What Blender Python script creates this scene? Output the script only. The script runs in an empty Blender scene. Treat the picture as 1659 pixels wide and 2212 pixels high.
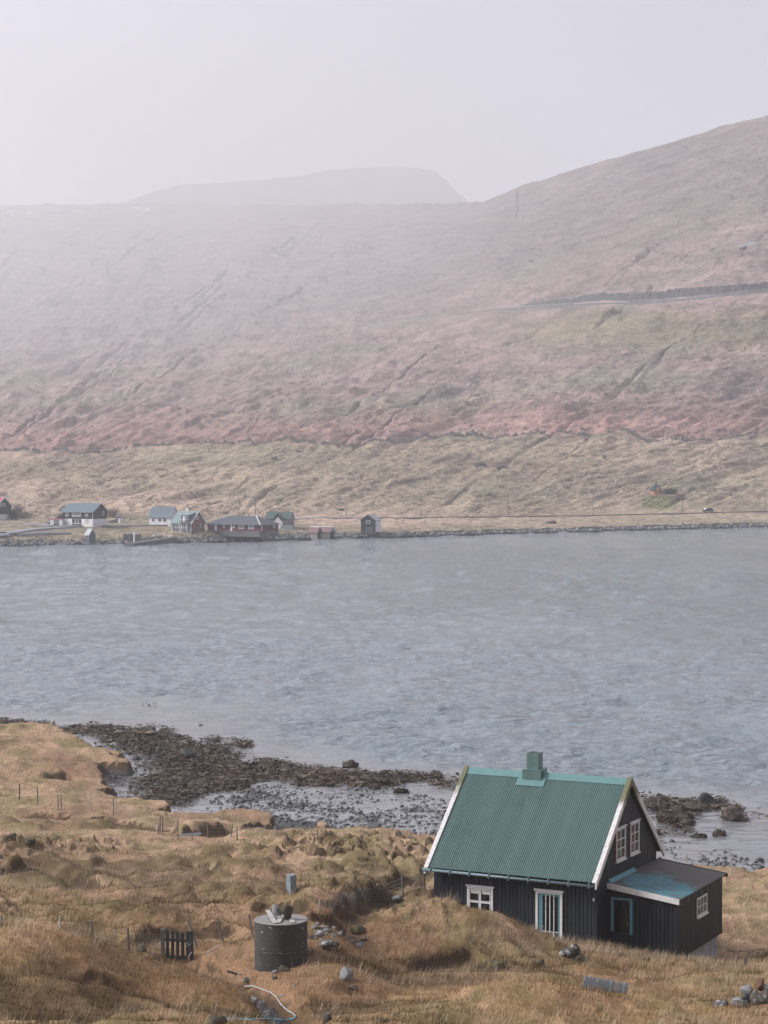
import bpy, math, random
import numpy as np
from mathutils import Vector, Matrix

random.seed(7); rng = np.random.default_rng(7)
SC = bpy.context.scene
COL = SC.collection
R = math.radians

# ------------------------------------------------------------------ camera
EYE = 24.0                       # metres above the fjord
FPX, CXP, CYP, HOR = 4667.0, 829.5, 1106.0, 995.0   # lens measured on a 1659 px wide print of the photograph
cam_d = bpy.data.cameras.new('camera'); cam = bpy.data.objects.new('camera', cam_d); COL.objects.link(cam)
cam_d.sensor_fit = 'HORIZONTAL'; cam_d.sensor_width = 24.0
cam_d.lens = 24.0 * FPX / 1659.0
cam_d.clip_start = 0.5; cam_d.clip_end = 30000
PITCH = math.atan((CYP - HOR) / FPX)
cam.location = (0, 0, EYE); cam.rotation_euler = (math.pi / 2 - PITCH, 0, 0)
SC.camera = cam

# ------------------------------------------------------------------ world, sun, exposure
W = bpy.data.worlds.new('World'); SC.world = W; W.use_nodes = True
wn = W.node_tree.nodes; wl = W.node_tree.links
for n in list(wn): wn.remove(n)
SUN_EL, SUN_AZ = R(36), R(-94)          # overcast glow from the left; azimuth measured from +Y towards +X
w_out = wn.new('ShaderNodeOutputWorld'); w_bg = wn.new('ShaderNodeBackground'); w_bg.inputs[1].default_value = 0.1
w_sky = wn.new('ShaderNodeTexSky'); w_sky.sky_type = 'NISHITA'; w_sky.sun_disc = False
w_sky.sun_elevation = SUN_EL; w_sky.sun_rotation = SUN_AZ; w_sky.air_density = 1.0; w_sky.dust_density = 4.0
w_mix = wn.new('ShaderNodeMix'); w_mix.data_type = 'RGBA'; w_mix.inputs[0].default_value = 0.95
# cloud deck: pale lavender grey, soft large-scale unevenness, a little brighter to the left where the sun hides
w_tc = wn.new('ShaderNodeTexCoord')
w_ns = wn.new('ShaderNodeTexNoise'); w_ns.inputs['Scale'].default_value = 2.6; w_ns.inputs['Detail'].default_value = 5; w_ns.inputs['Roughness'].default_value = 0.55
w_map = wn.new('ShaderNodeMapping'); w_map.inputs['Scale'].default_value = (1, 1, 2.5); w_map.inputs['Location'].default_value = (3.1, 0.4, 1.7)
wl.new(w_tc.outputs['Generated'], w_map.inputs[0]); wl.new(w_map.outputs[0], w_ns.inputs[0])
w_sep = wn.new('ShaderNodeSeparateXYZ'); wl.new(w_tc.outputs['Generated'], w_sep.inputs[0])
w_m1 = wn.new('ShaderNodeMath'); w_m1.operation = 'MULTIPLY_ADD'; w_m1.inputs[1].default_value = -0.50; w_m1.inputs[2].default_value = 0.55
wl.new(w_sep.outputs[0], w_m1.inputs[0])
w_m2 = wn.new('ShaderNodeMath'); w_m2.operation = 'MULTIPLY_ADD'; w_m2.inputs[1].default_value = 1.0
w_mx = wn.new('ShaderNodeMath'); w_mx.operation = 'MAXIMUM'; w_mx.inputs[1].default_value = 0.36; wl.new(w_m1.outputs[0], w_mx.inputs[0])
wl.new(w_ns.outputs[0], w_m2.inputs[0]); wl.new(w_mx.outputs[0], w_m2.inputs[2])
w_sc = wn.new('ShaderNodeVectorMath'); w_sc.operation = 'SCALE'; w_sc.inputs[0].default_value = (3.85, 3.85, 4.35)
wl.new(w_m2.outputs[0], w_sc.inputs[3])
wl.new(w_sky.outputs[0], w_mix.inputs[6]); wl.new(w_sc.outputs[0], w_mix.inputs[7])
wl.new(w_mix.outputs[2], w_bg.inputs[0]); wl.new(w_bg.outputs[0], w_out.inputs[0])

sun_d = bpy.data.lights.new('sun', 'SUN'); sun_d.energy = 4.3; sun_d.angle = R(18); sun_d.color = (1.0, 0.98, 0.955)
sun = bpy.data.objects.new('sun', sun_d); COL.objects.link(sun)
sd = Vector((math.sin(SUN_AZ) * math.cos(SUN_EL), math.cos(SUN_AZ) * math.cos(SUN_EL), math.sin(SUN_EL)))
sun.rotation_euler = sd.to_track_quat('Z', 'Y').to_euler(); sun.location = (-60, -10, 80)

SC.view_settings.view_transform = 'Standard'; SC.view_settings.look = 'None'
SC.view_settings.exposure = 0.46; SC.view_settings.gamma = 1.0; SC.view_settings.use_curve_mapping = False
SC.cycles.use_denoising = True
SC.cycles.max_bounces = 6; SC.cycles.diffuse_bounces = 2; SC.cycles.glossy_bounces = 2
SC.cycles.volume_bounces = 2; SC.cycles.transparent_max_bounces = 8
HAZE_DENSITY = 0.000265

# ------------------------------------------------------------------ picture measurements -> places
_cp, _sp = math.cos(PITCH), math.sin(PITCH)
def at(u, v, Y):
    """world point seen at print pixel (u, v) standing Y metres out"""
    dx = (u - CXP) / FPX; dv = -(v - CYP) / FPX
    dy = _cp + dv * _sp; dz = -_sp + dv * _cp
    return np.stack(np.broadcast_arrays(dx / dy * Y, np.asarray(Y, float), EYE + dz / dy * Y), -1)
def atz(u, v, Z):
    dx = (u - CXP) / FPX; dv = -(v - CYP) / FPX
    dy = _cp + dv * _sp; dz = -_sp + dv * _cp
    t = (Z - EYE) / dz
    return np.array([dx * t, dy * t, Z])

# ------------------------------------------------------------------ numeric noise
def _h(ix, iy, s):
    h = (ix.astype(np.int64) * 374761393 + iy.astype(np.int64) * 668265263 + s * 974634777) & 0xffffffff
    h = ((h ^ (h >> 13)) * 1274126177) & 0xffffffff
    return ((h ^ (h >> 16)) & 0xffff) / 65535.0
def vnoise(x, y, s=0):
    xi = np.floor(x); yi = np.floor(y); fx = x - xi; fy = y - yi
    fx = fx * fx * fx * (fx * (fx * 6 - 15) + 10); fy = fy * fy * fy * (fy * (fy * 6 - 15) + 10)
    a = _h(xi, yi, s); b = _h(xi + 1, yi, s); c = _h(xi, yi + 1, s); d = _h(xi + 1, yi + 1, s)
    return (a + (b - a) * fx) * (1 - fy) + (c + (d - c) * fx) * fy
def fbm(x, y, s=0, o=4, g=0.5):
    t = 0; a = 1; n = 0
    for k in range(o):
        t = t + a * (vnoise(x * 2 ** k + 17.3 * k, y * 2 ** k - 9.1 * k, s + k) * 2 - 1); n += a; a *= g
    return t / n
def sstep(a, b, x):
    t = np.clip((x - a) / (b - a), 0, 1); return t * t * (3 - 2 * t)
def seg_dist(x, y, P, closed=False):
    d = np.full(x.shape, 1e9); tt = np.zeros(x.shape)
    n = len(P) if closed else len(P) - 1
    for i in range(n):
        ax, ay = P[i][:2]; bx, by = P[(i + 1) % len(P)][:2]
        vx, vy = bx - ax, by - ay; L = vx * vx + vy * vy + 1e-9
        t = np.clip(((x - ax) * vx + (y - ay) * vy) / L, 0, 1)
        e = np.hypot(x - ax - t * vx, y - ay - t * vy)
        m = e < d; d = np.where(m, e, d); tt = np.where(m, i + t, tt)
    return d, tt
def inside(x, y, P):
    r = np.zeros(x.shape, bool)
    for i in range(len(P)):
        ax, ay = P[i][:2]; bx, by = P[(i + 1) % len(P)][:2]
        c = ((ay > y) != (by > y)) & (x < (bx - ax) * (y - ay) / (by - ay + 1e-12) + ax)
        r ^= c
    return r

# ------------------------------------------------------------------ object helpers
def np_mesh(name, V, F, cols=None, smooth=True):
    V = np.asarray(V, np.float32); F = np.asarray(F, np.int32); k = F.shape[1]
    me = bpy.data.meshes.new(name)
    me.vertices.add(len(V)); me.vertices.foreach_set('co', V.ravel())
    me.loops.add(F.size); me.loops.foreach_set('vertex_index', F.ravel())
    me.polygons.add(len(F)); me.polygons.foreach_set('loop_start', np.arange(0, F.size, k, dtype=np.int32))
    me.polygons.foreach_set('loop_total', np.full(len(F), k, np.int32))
    if smooth: me.polygons.foreach_set('use_smooth', np.ones(len(F), bool))
    me.update(calc_edges=True)
    for nm, c in (cols or {}).items():
        a = me.color_attributes.new(nm, 'FLOAT_COLOR', 'POINT')
        c4 = np.ones((len(V), 4), np.float32); c4[:, :c.shape[1]] = c
        a.data.foreach_set('color', c4.ravel())
    return me
def link(name, me, mat=None, parent=None):
    o = bpy.data.objects.new(name, me); COL.objects.link(o)
    if mat is not None and me is not None and len(me.materials) == 0: me.materials.append(mat)
    if parent is not None: o.parent = parent
    return o
def empty(name, loc=(0, 0, 0), rz=0):
    o = bpy.data.objects.new(name, None); COL.objects.link(o); o.location = [float(a) for a in loc]; o.rotation_euler = (0, 0, rz)
    o.empty_display_size = 0.2
    return o
def tag(o, label=None, cat=None, group=None, kind=None):
    if label: o['label'] = label
    if cat: o['category'] = cat
    if group: o['group'] = group
    if kind: o['kind'] = kind
    return o

class MB:
    """collects shapes, builds ONE mesh object"""
    def __init__(s): s.v = []; s.f = []
    def add(s, V, F):
        n = len(s.v); s.v += [tuple(float(c) for c in p) for p in V]; s.f += [tuple(i + n for i in q) for q in F]; return s
    def box(s, x0, x1, y0, y1, z0, z1, M=None):
        V = [(x, y, z) for x in (x0, x1) for y in (y0, y1) for z in (z0, z1)]
        if M: V = [M(*p) for p in V]
        return s.add(V, [(0, 1, 3, 2), (4, 6, 7, 5), (0, 4, 5, 1), (2, 3, 7, 6), (0, 2, 6, 4), (1, 5, 7, 3)])
    def hexa(s, V):      # bottom 4 ccw, top 4 ccw
        return s.add(V, [(3, 2, 1, 0), (4, 5, 6, 7), (0, 1, 5, 4), (1, 2, 6, 5), (2, 3, 7, 6), (3, 0, 4, 7)])
    def prism(s, poly, f0, f1):   # polygon (list of 2-tuples), mapped by f0/f1 to 3D ends
        n = len(poly); V = [f0(*p) for p in poly] + [f1(*p) for p in poly]
        return s.add(V, [tuple(range(n))[::-1], tuple(range(n, 2 * n))] + [(i, (i + 1) % n, n + (i + 1) % n, n + i) for i in range(n)])
    def bar(s, a, b, w, d=None, up=(0, 0, 1)):
        a = Vector([float(c) for c in a]); b = Vector([float(c) for c in b]); d = d or w
        t = (b - a).normalized(); u = Vector(up)
        if abs(t.dot(u)) > 0.98: u = Vector((0, 1, 0))
        x = t.cross(u).normalized(); y = x.cross(t)
        V = [p + x * sx * w / 2 + y * sy * d / 2 for p in (a, b) for sx, sy in ((-1, -1), (1, -1), (1, 1), (-1, 1))]
        return s.hexa(V)
    def tube(s, P, r, n=6, cap=True):
        P = [Vector([float(c) for c in p]) for p in P]; rings = []
        rr = r if isinstance(r, (list, tuple)) else [r] * len(P)
        V = []
        for i, p in enumerate(P):
            t = (P[min(i + 1, len(P) - 1)] - P[max(i - 1, 0)]).normalized()
            u = Vector((0, 0, 1)) if abs(t.z) < 0.9 else Vector((0, 1, 0))
            x = t.cross(u).normalized(); y = x.cross(t)
            V += [p + (x * math.cos(2 * math.pi * k / n) + y * math.sin(2 * math.pi * k / n)) * rr[i] for k in range(n)]
        F = [(i * n + k, i * n + (k + 1) % n, (i + 1) * n + (k + 1) % n, (i + 1) * n + k) for i in range(len(P) - 1) for k in range(n)]
        if cap: F += [tuple(range(n))[::-1], tuple((len(P) - 1) * n + k for k in range(n))]
        return s.add(V, F)
    def mesh(s, name, mat=None, smooth=False):
        me = bpy.data.meshes.new(name); me.from_pydata(s.v, [], s.f)
        if smooth:
            for p in me.polygons: p.use_smooth = True
        if mat: me.materials.append(mat)
        me.update(); return me
    def build(s, name, mat=None, parent=None, smooth=False):
        return link(name, s.mesh(name, mat, smooth), None, parent)

# ------------------------------------------------------------------ materials
def nt(name):
    m = bpy.data.materials.new(name); m.use_nodes = True
    t = m.node_tree; b = t.nodes['Principled BSDF']
    return m, t, b
def add(t, ty, **k):
    n = t.nodes.new(ty)
    for a, v in k.items():
        if a in ('op', ): n.operation = v
        elif a == 'blend': n.blend_type = v
        elif hasattr(n, a) and a not in ('location',): setattr(n, a, v)
    return n
def noise(t, vec, scale, detail=4, rough=0.6, dist=0.0):
    n = t.nodes.new('ShaderNodeTexNoise'); n.inputs['Scale'].default_value = scale; n.inputs['Detail'].default_value = detail
    n.inputs['Roughness'].default_value = rough; n.inputs['Distortion'].default_value = dist
    t.links.new(vec, n.inputs['Vector']); return n.outputs['Fac']
def mapping(t, vec, sc=(1, 1, 1), rot=(0, 0, 0)):
    n = t.nodes.new('ShaderNodeMapping'); n.inputs['Scale'].default_value = sc; n.inputs['Rotation'].default_value = rot
    t.links.new(vec, n.inputs[0]); return n.outputs[0]
def ramp(t, fac, stops):
    n = t.nodes.new('ShaderNodeValToRGB'); e = n.color_ramp.elements
    while len(e) < len(stops): e.new(0.5)
    for i, (p, c) in enumerate(stops):
        e[i].position = p; e[i].color = (*c, 1) if len(c) == 3 else c
    t.links.new(fac, n.inputs[0]); return n.outputs[0]
def rng_(t, fac, a, b, c=0.0, d=1.0):
    n = t.nodes.new('ShaderNodeMapRange'); n.interpolation_type = 'SMOOTHSTEP'
    for i, v in enumerate((a, b, c, d)): n.inputs[i + 1].default_value = v
    t.links.new(fac, n.inputs[0]); return n.outputs[0]
def mixc(t, fac, a, b, blend='MIX'):
    n = t.nodes.new('ShaderNodeMix'); n.data_type = 'RGBA'; n.blend_type = blend
    for s, v in ((0, fac), (6, a), (7, b)):
        if isinstance(v, bpy.types.NodeSocket): t.links.new(v, n.inputs[s])
        else: n.inputs[s].default_value = v if s == 0 else ((*v, 1) if len(v) == 3 else v)
    return n.outputs[2]
def math_(t, op, a, b=0.0):
    n = t.nodes.new('ShaderNodeMath'); n.operation = op
    for i, v in enumerate((a, b)):
        if isinstance(v, bpy.types.NodeSocket): t.links.new(v, n.inputs[i])
        else: n.inputs[i].default_value = v
    return n.outputs[0]
def bump(t, b, h, strength=0.5, dist=0.05):
    n = t.nodes.new('ShaderNodeBump'); n.inputs['Strength'].default_value = strength; n.inputs['Distance'].default_value = dist
    t.links.new(h, n.inputs['Height']); t.links.new(n.outputs[0], b.inputs['Normal']); return n
def objco(t): return t.nodes.new('ShaderNodeTexCoord').outputs['Object']
def geopos(t): return t.nodes.new('ShaderNodeNewGeometry').outputs['Position']

def plain(name, c, rough=0.8, var=0.3, scale=6.0, c2=None, fleck=None, streak=None, bmp=0.0, spec=0.3, metal=0.0, world=True):
    """one material: base colour broken up by two noises, optional flecks of another colour, optional vertical streaks"""
    m, t, b = nt(name); p = geopos(t) if world else objco(t)
    if streak: p1 = mapping(t, p, streak)
    else: p1 = p
    n1 = noise(t, p1, scale, 5, 0.65); n2 = noise(t, p, scale * 7, 3)
    lo = tuple(x * (1 - var) for x in c); hi = tuple(min(1, x * (1 + var)) for x in (c2 or c))
    col = ramp(t, n1, [(0.3, lo), (0.7, hi)])
    col = mixc(t, 0.35, col, ramp(t, n2, [(0.3, tuple(x * 0.6 for x in c)), (0.7, tuple(min(1, x * 1.35) for x in c))]))
    if fleck:
        fc, fs, f0, f1 = fleck
        col = mixc(t, rng_(t, noise(t, p, fs, 5, 0.7), f0, f1), col, fc)
    t.links.new(col, b.inputs['Base Color'])
    b.inputs['Roughness'].default_value = rough; b.inputs['Specular IOR Level'].default_value = spec; b.inputs['Metallic'].default_value = metal
    if bmp: bump(t, b, n2, bmp, 0.02)
    return m

M = {}
M['black_board'] = plain('black_tarred_board', (0.011, 0.0145, 0.020), 0.6, 0.5, 3.0, c2=(0.016, 0.022, 0.030), streak=(1, 1, 0.12), fleck=((0.06, 0.075, 0.09), 9.0, 0.66, 0.8), bmp=0.3)
M['white_paint'] = plain('weathered_white_paint', (0.62, 0.61, 0.62), 0.7, 0.18, 5.0, fleck=((0.24, 0.22, 0.20), 9.0, 0.56, 0.70), bmp=0.3)
M['barge'] = None
M['teal_metal'] = None
M['teal_cap'] = plain('light_green_flashing', (0.10, 0.21, 0.21), 0.42, 0.12, 3.0, spec=0.5)
M['gutter'] = plain('blue_grey_gutter', (0.13, 0.19, 0.22), 0.45, 0.2, 4.0, spec=0.5)
M['blue_paint'] = plain('faded_blue_paint', (0.10, 0.23, 0.28), 0.7, 0.25, 8.0, fleck=((0.3, 0.34, 0.35), 20, 0.62, 0.75))
M['glass'] = plain('dark_window_glass', (0.012, 0.013, 0.014), 0.08, 0.2, 2.0, spec=0.5)
M['curtain'] = plain('yellowed_net_curtain', (0.20, 0.17, 0.12), 0.9, 0.3, 5.0)
M['blind'] = plain('white_roller_blind', (0.6, 0.59, 0.57), 0.9, 0.08, 5.0)
M['red_trim'] = plain('rust_red_trim', (0.22, 0.07, 0.06), 0.8, 0.3, 8.0)
M['concrete'] = plain('pale_concrete', (0.30, 0.31, 0.32), 0.9, 0.3, 2.5, streak=(1, 1, 0.3), fleck=((0.10, 0.10, 0.10), 4.0, 0.55, 0.7), bmp=0.4)
M['tank'] = plain('dark_stained_concrete', (0.062, 0.058, 0.056), 0.9, 0.45, 1.3, streak=(1, 1, 0.25), fleck=((0.34, 0.35, 0.355), 6.0, 0.635, 0.66), bmp=0.6)
M['tank_seam'] = plain('pale_mortar_seam', (0.15, 0.145, 0.14), .9, .6, 3.0, fleck=((.05, .05, .05), 2.5, .45, .6))
M['tank_lid'] = plain('grey_concrete_lid', (0.24, 0.225, 0.22), 0.9, 0.25, 3.0, bmp=0.4)
M['grey_wood'] = plain('silvered_plank', (0.42, 0.39, 0.38), 0.85, 0.25, 4.0, fleck=((0.2, 0.18, 0.16), 9, 0.6, 0.75), bmp=0.4)
M['post_wood'] = plain('weathered_post_wood', (0.15, 0.135, 0.125), 0.9, 0.4, 5.0, streak=(1, 1, 0.2), bmp=0.4)
M['post_pale'] = plain('pale_post_wood', (0.33, 0.31, 0.29), 0.9, 0.35, 5.0, streak=(1, 1, 0.2), bmp=0.4)
M['gate_wood'] = plain('dark_gate_wood', (0.05, 0.055, 0.055), 0.85, 0.4, 5.0, streak=(1, 1, 0.2), bmp=0.4)
M['rope'] = plain('pale_blue_rope', (0.22, 0.36, 0.42), 0.8, 0.3, 20)
M['wire'] = plain('galvanised_wire', (0.16, 0.16, 0.16), 0.6, 0.2, 10, metal=0.3)
M['net'] = plain('grey_wire_netting', (0.19, 0.215, 0.235), 0.7, 0.3, 9)
M['rock'] = plain('lichened_basalt', (0.078, 0.068, 0.06), 0.95, 0.5, 3.0, fleck=((0.40, 0.39, 0.39), 5.0, 0.55, 0.62), bmp=0.7)
M['rock_moss'] = plain('mossy_basalt', (0.075, 0.068, 0.055), 0.95, 0.5, 3.0, c2=(0.06, 0.055, 0.03), fleck=((0.15, 0.12, 0.05), 3.5, 0.52, 0.62), bmp=0.7)
M['rock_pale'] = plain('pale_lichen_rock', (0.22, 0.22, 0.225), 0.95, 0.3, 4.0, fleck=((0.12, 0.11, 0.10), 5.0, 0.55, 0.65), bmp=0.7)
M['rock_dark'] = plain('dark_wet_rock', (0.035, 0.038, 0.042), 0.7, 0.5, 3.0, bmp=0.7)
M['rock_rust'] = plain('rust_brown_rock', (0.13, 0.075, 0.05), 0.95, 0.4, 3.0, bmp=0.7)
M['pillar'] = plain('blue_grey_stone', (0.20, 0.235, 0.26), 0.9, 0.25, 5.0, streak=(1, 1, 0.3), bmp=0.5)
M['hose_white'] = plain('white_hose', (0.40, 0.39, 0.39), 0.6, 0.2, 3)
M['hose_blue'] = plain('blue_hose', (0.13, 0.36, 0.47), 0.5, 0.2, 3)
M['red_stick'] = plain('orange_stick', (0.5, 0.16, 0.10), 0.8, 0.2, 8)
# far village
M['f_black'] = plain('far_black_boards', (0.02, 0.022, 0.025), 0.8, 0.3, 0.5)
M['f_white'] = plain('far_white_render', (0.70, 0.69, 0.70), 0.85, 0.08, 0.3, fleck=((0.42, 0.42, 0.42), 0.9, 0.62, 0.8))
M['f_slate'] = plain('far_blue_grey_roof', (0.115, 0.155, 0.185), 0.6, 0.12, 0.5)
M['f_darkroof'] = plain('far_dark_grey_roof', (0.075, 0.085, 0.10), 0.7, 0.12, 0.5)
M['f_green'] = plain('far_pale_green_roof', (0.19, 0.25, 0.25), 0.6, 0.15, 0.4)
M['f_dgreen'] = plain('far_green_roof', (0.06, 0.098, 0.088), 0.7, 0.2, 0.4)
M['f_cone'] = plain('far_dark_green_shingle', (0.028, 0.05, 0.046), .8, .3, .6)
M['f_red'] = plain('far_dark_red_boards', (0.125, 0.032, 0.035), 0.85, 0.2, 0.6)
M['f_redroof'] = plain('far_red_roof', (0.36, 0.085, 0.12), 0.7, 0.15, 0.5)
M['f_pinkroof'] = plain('far_faded_red_roof', (0.17, 0.10, 0.105), 0.75, 0.25, 0.6, fleck=((0.4, 0.36, 0.38), 1.0, 0.6, 0.75))
M['f_grey'] = plain('far_grey_boards', (0.10, 0.105, 0.12), 0.85, 0.15, 0.6)
M['f_brown'] = plain('far_red_brown_boards', (0.22, 0.115, 0.10), 0.85, 0.2, 0.6)
M['f_greywall'] = plain('far_grey_timber', (0.19, 0.18, 0.18), 0.9, 0.35, 0.8)
M['f_trim'] = plain('far_white_trim', (0.75, 0.74, 0.75), 0.7, 0.05, 1)
M['f_pane'] = plain('far_window_pane', (0.03, 0.035, 0.045), 0.15, 0.2, 1, spec=0.5)
M['f_shutter'] = plain('far_salmon_shutter', (0.50, 0.25, 0.20), 0.8, 0.1, 1)
M['f_stone'] = plain('far_grey_stone', (0.13, 0.13, 0.135), 0.95, 0.5, 1.2, fleck=((0.36, 0.36, 0.37), 1.5, 0.58, 0.68))
M['cut_rock'] = plain('blasted_rock', (0.06, 0.062, 0.066), .95, .5, .25, streak=(1, 1, .4), fleck=((0.16, 0.16, 0.165), .5, .58, .72), spec=.1)
M['wall_stone'] = plain('hill_wall_stone', (0.15, 0.145, 0.14), .95, .5, .5, fleck=((0.30, 0.30, 0.30), .9, .55, .7), spec=.1)
M['f_tealwall'] = plain('far_faded_teal_boards', (0.26, 0.34, 0.34), 0.85, 0.3, 1.5)
M['f_orange'] = plain('far_orange_timber', (0.48, 0.20, 0.12), 0.8, 0.15, 1)
M['f_deck'] = plain('far_deck_boards', (0.36, 0.25, 0.21), 0.85, 0.2, 1)
M['f_metal'] = plain('far_pale_sheet_metal', (0.36, 0.37, 0.39), 0.6, 0.2, 1)
M['f_pole'] = plain('far_dark_pole', (0.10, 0.10, 0.10), 0.7, 0.2, 1)
M['f_lamp'] = plain('far_white_lamp_head', (0.72, 0.72, 0.74), 0.5, 0.05, 1)
M['f_conc'] = plain('far_wet_concrete', (0.10, 0.105, 0.11), 0.8, 0.35, 0.5)
M['car_dark'] = plain('dark_green_car_paint', (0.012, 0.022, 0.022), 0.25, 0.1, 1, spec=0.6)
M['car_white'] = plain('white_car_paint', (0.7, 0.7, 0.72), 0.3, 0.05, 1, spec=0.6)
M['tyre'] = plain('tyre_rubber', (0.02, 0.02, 0.02), 0.9, 0.2, 3)
M['snow'] = plain('old_snow', (0.8, 0.8, 0.83), 0.8, 0.05, 0.02)
M['asphalt'] = plain('pale_wet_asphalt', (0.22, 0.225, 0.24), 0.55, 0.15, 0.15)

# barge boards: flaking white paint, green lichen towards the apex where it grows
m, t, b = nt('lichened_white_barge_board'); o_ = objco(t)
sp = t.nodes.new('ShaderNodeSeparateXYZ'); t.links.new(o_, sp.inputs[0])
fl = rng_(t, noise(t, mapping(t, o_, (5, 5, 1.2)), 3.0, 6, 0.7), 0.50, 0.68)
c_ = mixc(t, fl, (0.62, 0.60, 0.60), (0.26, 0.23, 0.22))
li = math_(t, 'ADD', rng_(t, sp.outputs[2], 4.2, 5.6), math_(t, 'MULTIPLY', noise(t, o_, 3, 4), 0.7))
c_ = mixc(t, rng_(t, li, 0.72, 1.15), c_, (0.14, 0.135, 0.075))
t.links.new(c_, b.inputs['Base Color']); b.inputs['Roughness'].default_value = 0.85
M['barge'] = m

m, t, b = nt('green_painted_sheet'); o_ = objco(t)
sh_ = noise(t, mapping(t, o_, (1.35, .02, .02)), 1.0, 2, .8); wr = noise(t, mapping(t, o_, (3.0, .5, .5)), 2.0, 5, .7); fd = noise(t, o_, .7, 4, .6)
c_ = mixc(t, rng_(t, sh_, .35, .65), (0.088, 0.150, 0.142), (0.108, 0.178, 0.168)); c_ = mixc(t, math_(t, 'MULTIPLY', rng_(t, wr, .52, .72), .5), c_, (0.15, 0.205, 0.195)); c_ = mixc(t, math_(t, 'MULTIPLY', rng_(t, fd, .55, .72), .45), c_, (0.06, 0.115, 0.10))
c_ = mixc(t, math_(t, 'MULTIPLY', rng_(t, noise(t, mapping(t, o_, (6, 1.2, 1.2)), 2.4, 5, .75), .66, .74), .55), c_, (0.14, 0.085, 0.05))
t.links.new(c_, b.inputs['Base Color']); b.inputs['Roughness'].default_value = .45; b.inputs['Specular IOR Level'].default_value = .4
M['teal_metal'] = m

# lean-to roof: worn felt over old blue paint
m, t, b = nt('worn_blue_felt_roof'); o_ = objco(t)
nb = noise(t, mapping(t, o_, (1.0, 0.55, 1)), 0.8, 5, 0.6, 0.4)
ns = noise(t, mapping(t, o_, (1.0, 4, 1), (0, 0, 0.25)), 1.4, 5, 0.75)
sp = t.nodes.new('ShaderNodeSeparateXYZ'); t.links.new(o_, sp.inputs[0])
dx = math_(t, 'SUBTRACT', sp.outputs[0], 1.75); dy = math_(t, 'SUBTRACT', sp.outputs[1], 2.75)
dd = math_(t, 'ADD', math_(t, 'MULTIPLY', math_(t, 'MULTIPLY', dx, dx), 0.42), math_(t, 'MULTIPLY', math_(t, 'MULTIPLY', dy, dy), 0.30))
bl = math_(t, 'ADD', math_(t, 'ADD', math_(t, 'SUBTRACT', 1.6, dd), math_(t, 'MULTIPLY', math_(t, 'SUBTRACT', ns, 0.5), 2.6)), math_(t, 'MULTIPLY', math_(t, 'SUBTRACT', nb, 0.5), 3.4))
fb = math_(t, 'MULTIPLY', rng_(t, bl, 0.52, 0.68), math_(t, 'SUBTRACT', 1.0, rng_(t, noise(t, mapping(t, o_, (.9, 4.0, 1), (0, 0, .2)), 1.8, 5, .75), 0.52, 0.60)))
gr = mixc(t, nb, (0.062, 0.062, 0.055), (0.10, 0.088, 0.08))
c_ = mixc(t, fb, gr, mixc(t, ns, (0.055, 0.165, 0.205), (0.07, 0.21, 0.26)))
t.links.new(c_, b.inputs['Base Color']); b.inputs['Roughness'].default_value = 0.75; bump(t, b, ns, 0.3, 0.02)
M['felt'] = m

# ------------------------------------------------------------------ near land: elevation
EDGE = [(-700, 1556, .9), (-300, 1559, .9), (0, 1562, .9), (107, 1565, .9), (160, 1585, .9), (182, 1598, .9), (206, 1608, .9), (268, 1617, .9), (269, 1624, .8), (236, 1628, .8),
        (281, 1646, .9), (276, 1652, .8), (214, 1650, .8), (226, 1685, .9), (245, 1694, .9), (243, 1698, .8), (210, 1701, .9), (248, 1722, 1.0), (300, 1723, 1.0), (358, 1728, 1.0), (371, 1744, 1.0),
        (350, 1752, 1.0), (372, 1762, 1.1), (420, 1764, 1.2), (490, 1750, 1.1), (560, 1749, 1.1), (592, 1757, 1.1), (590, 1771, 1.2), (545, 1778, 1.4), (525, 1789, 1.8), (632, 1793, 2.0),
        (700, 1790, 2.1), (756, 1785, 2.2), (811, 1791, 2.3), (860, 1791, 2.4), (942, 1804, 2.6), (1060, 1822, 2.7), (1200, 1840, 2.7), (1330, 1855, 2.7), (1440, 1870, 2.7), (1495, 1872, 2.7), (1545, 1874, 2.7), (1583, 1884, 2.6), (1616, 1888, 2.6),
        (1659, 1882, 2.6), (1800, 1880, 2.6), (2300, 1880, 2.6)]
EDGE_W = [atz(*e) for e in EDGE]
LAND = [(-260, EDGE_W[0][1])] + [tuple(e[:2]) for e in EDGE_W] + [(160, EDGE_W[-1][1]), (160, -60), (-260, -60)]
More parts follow.
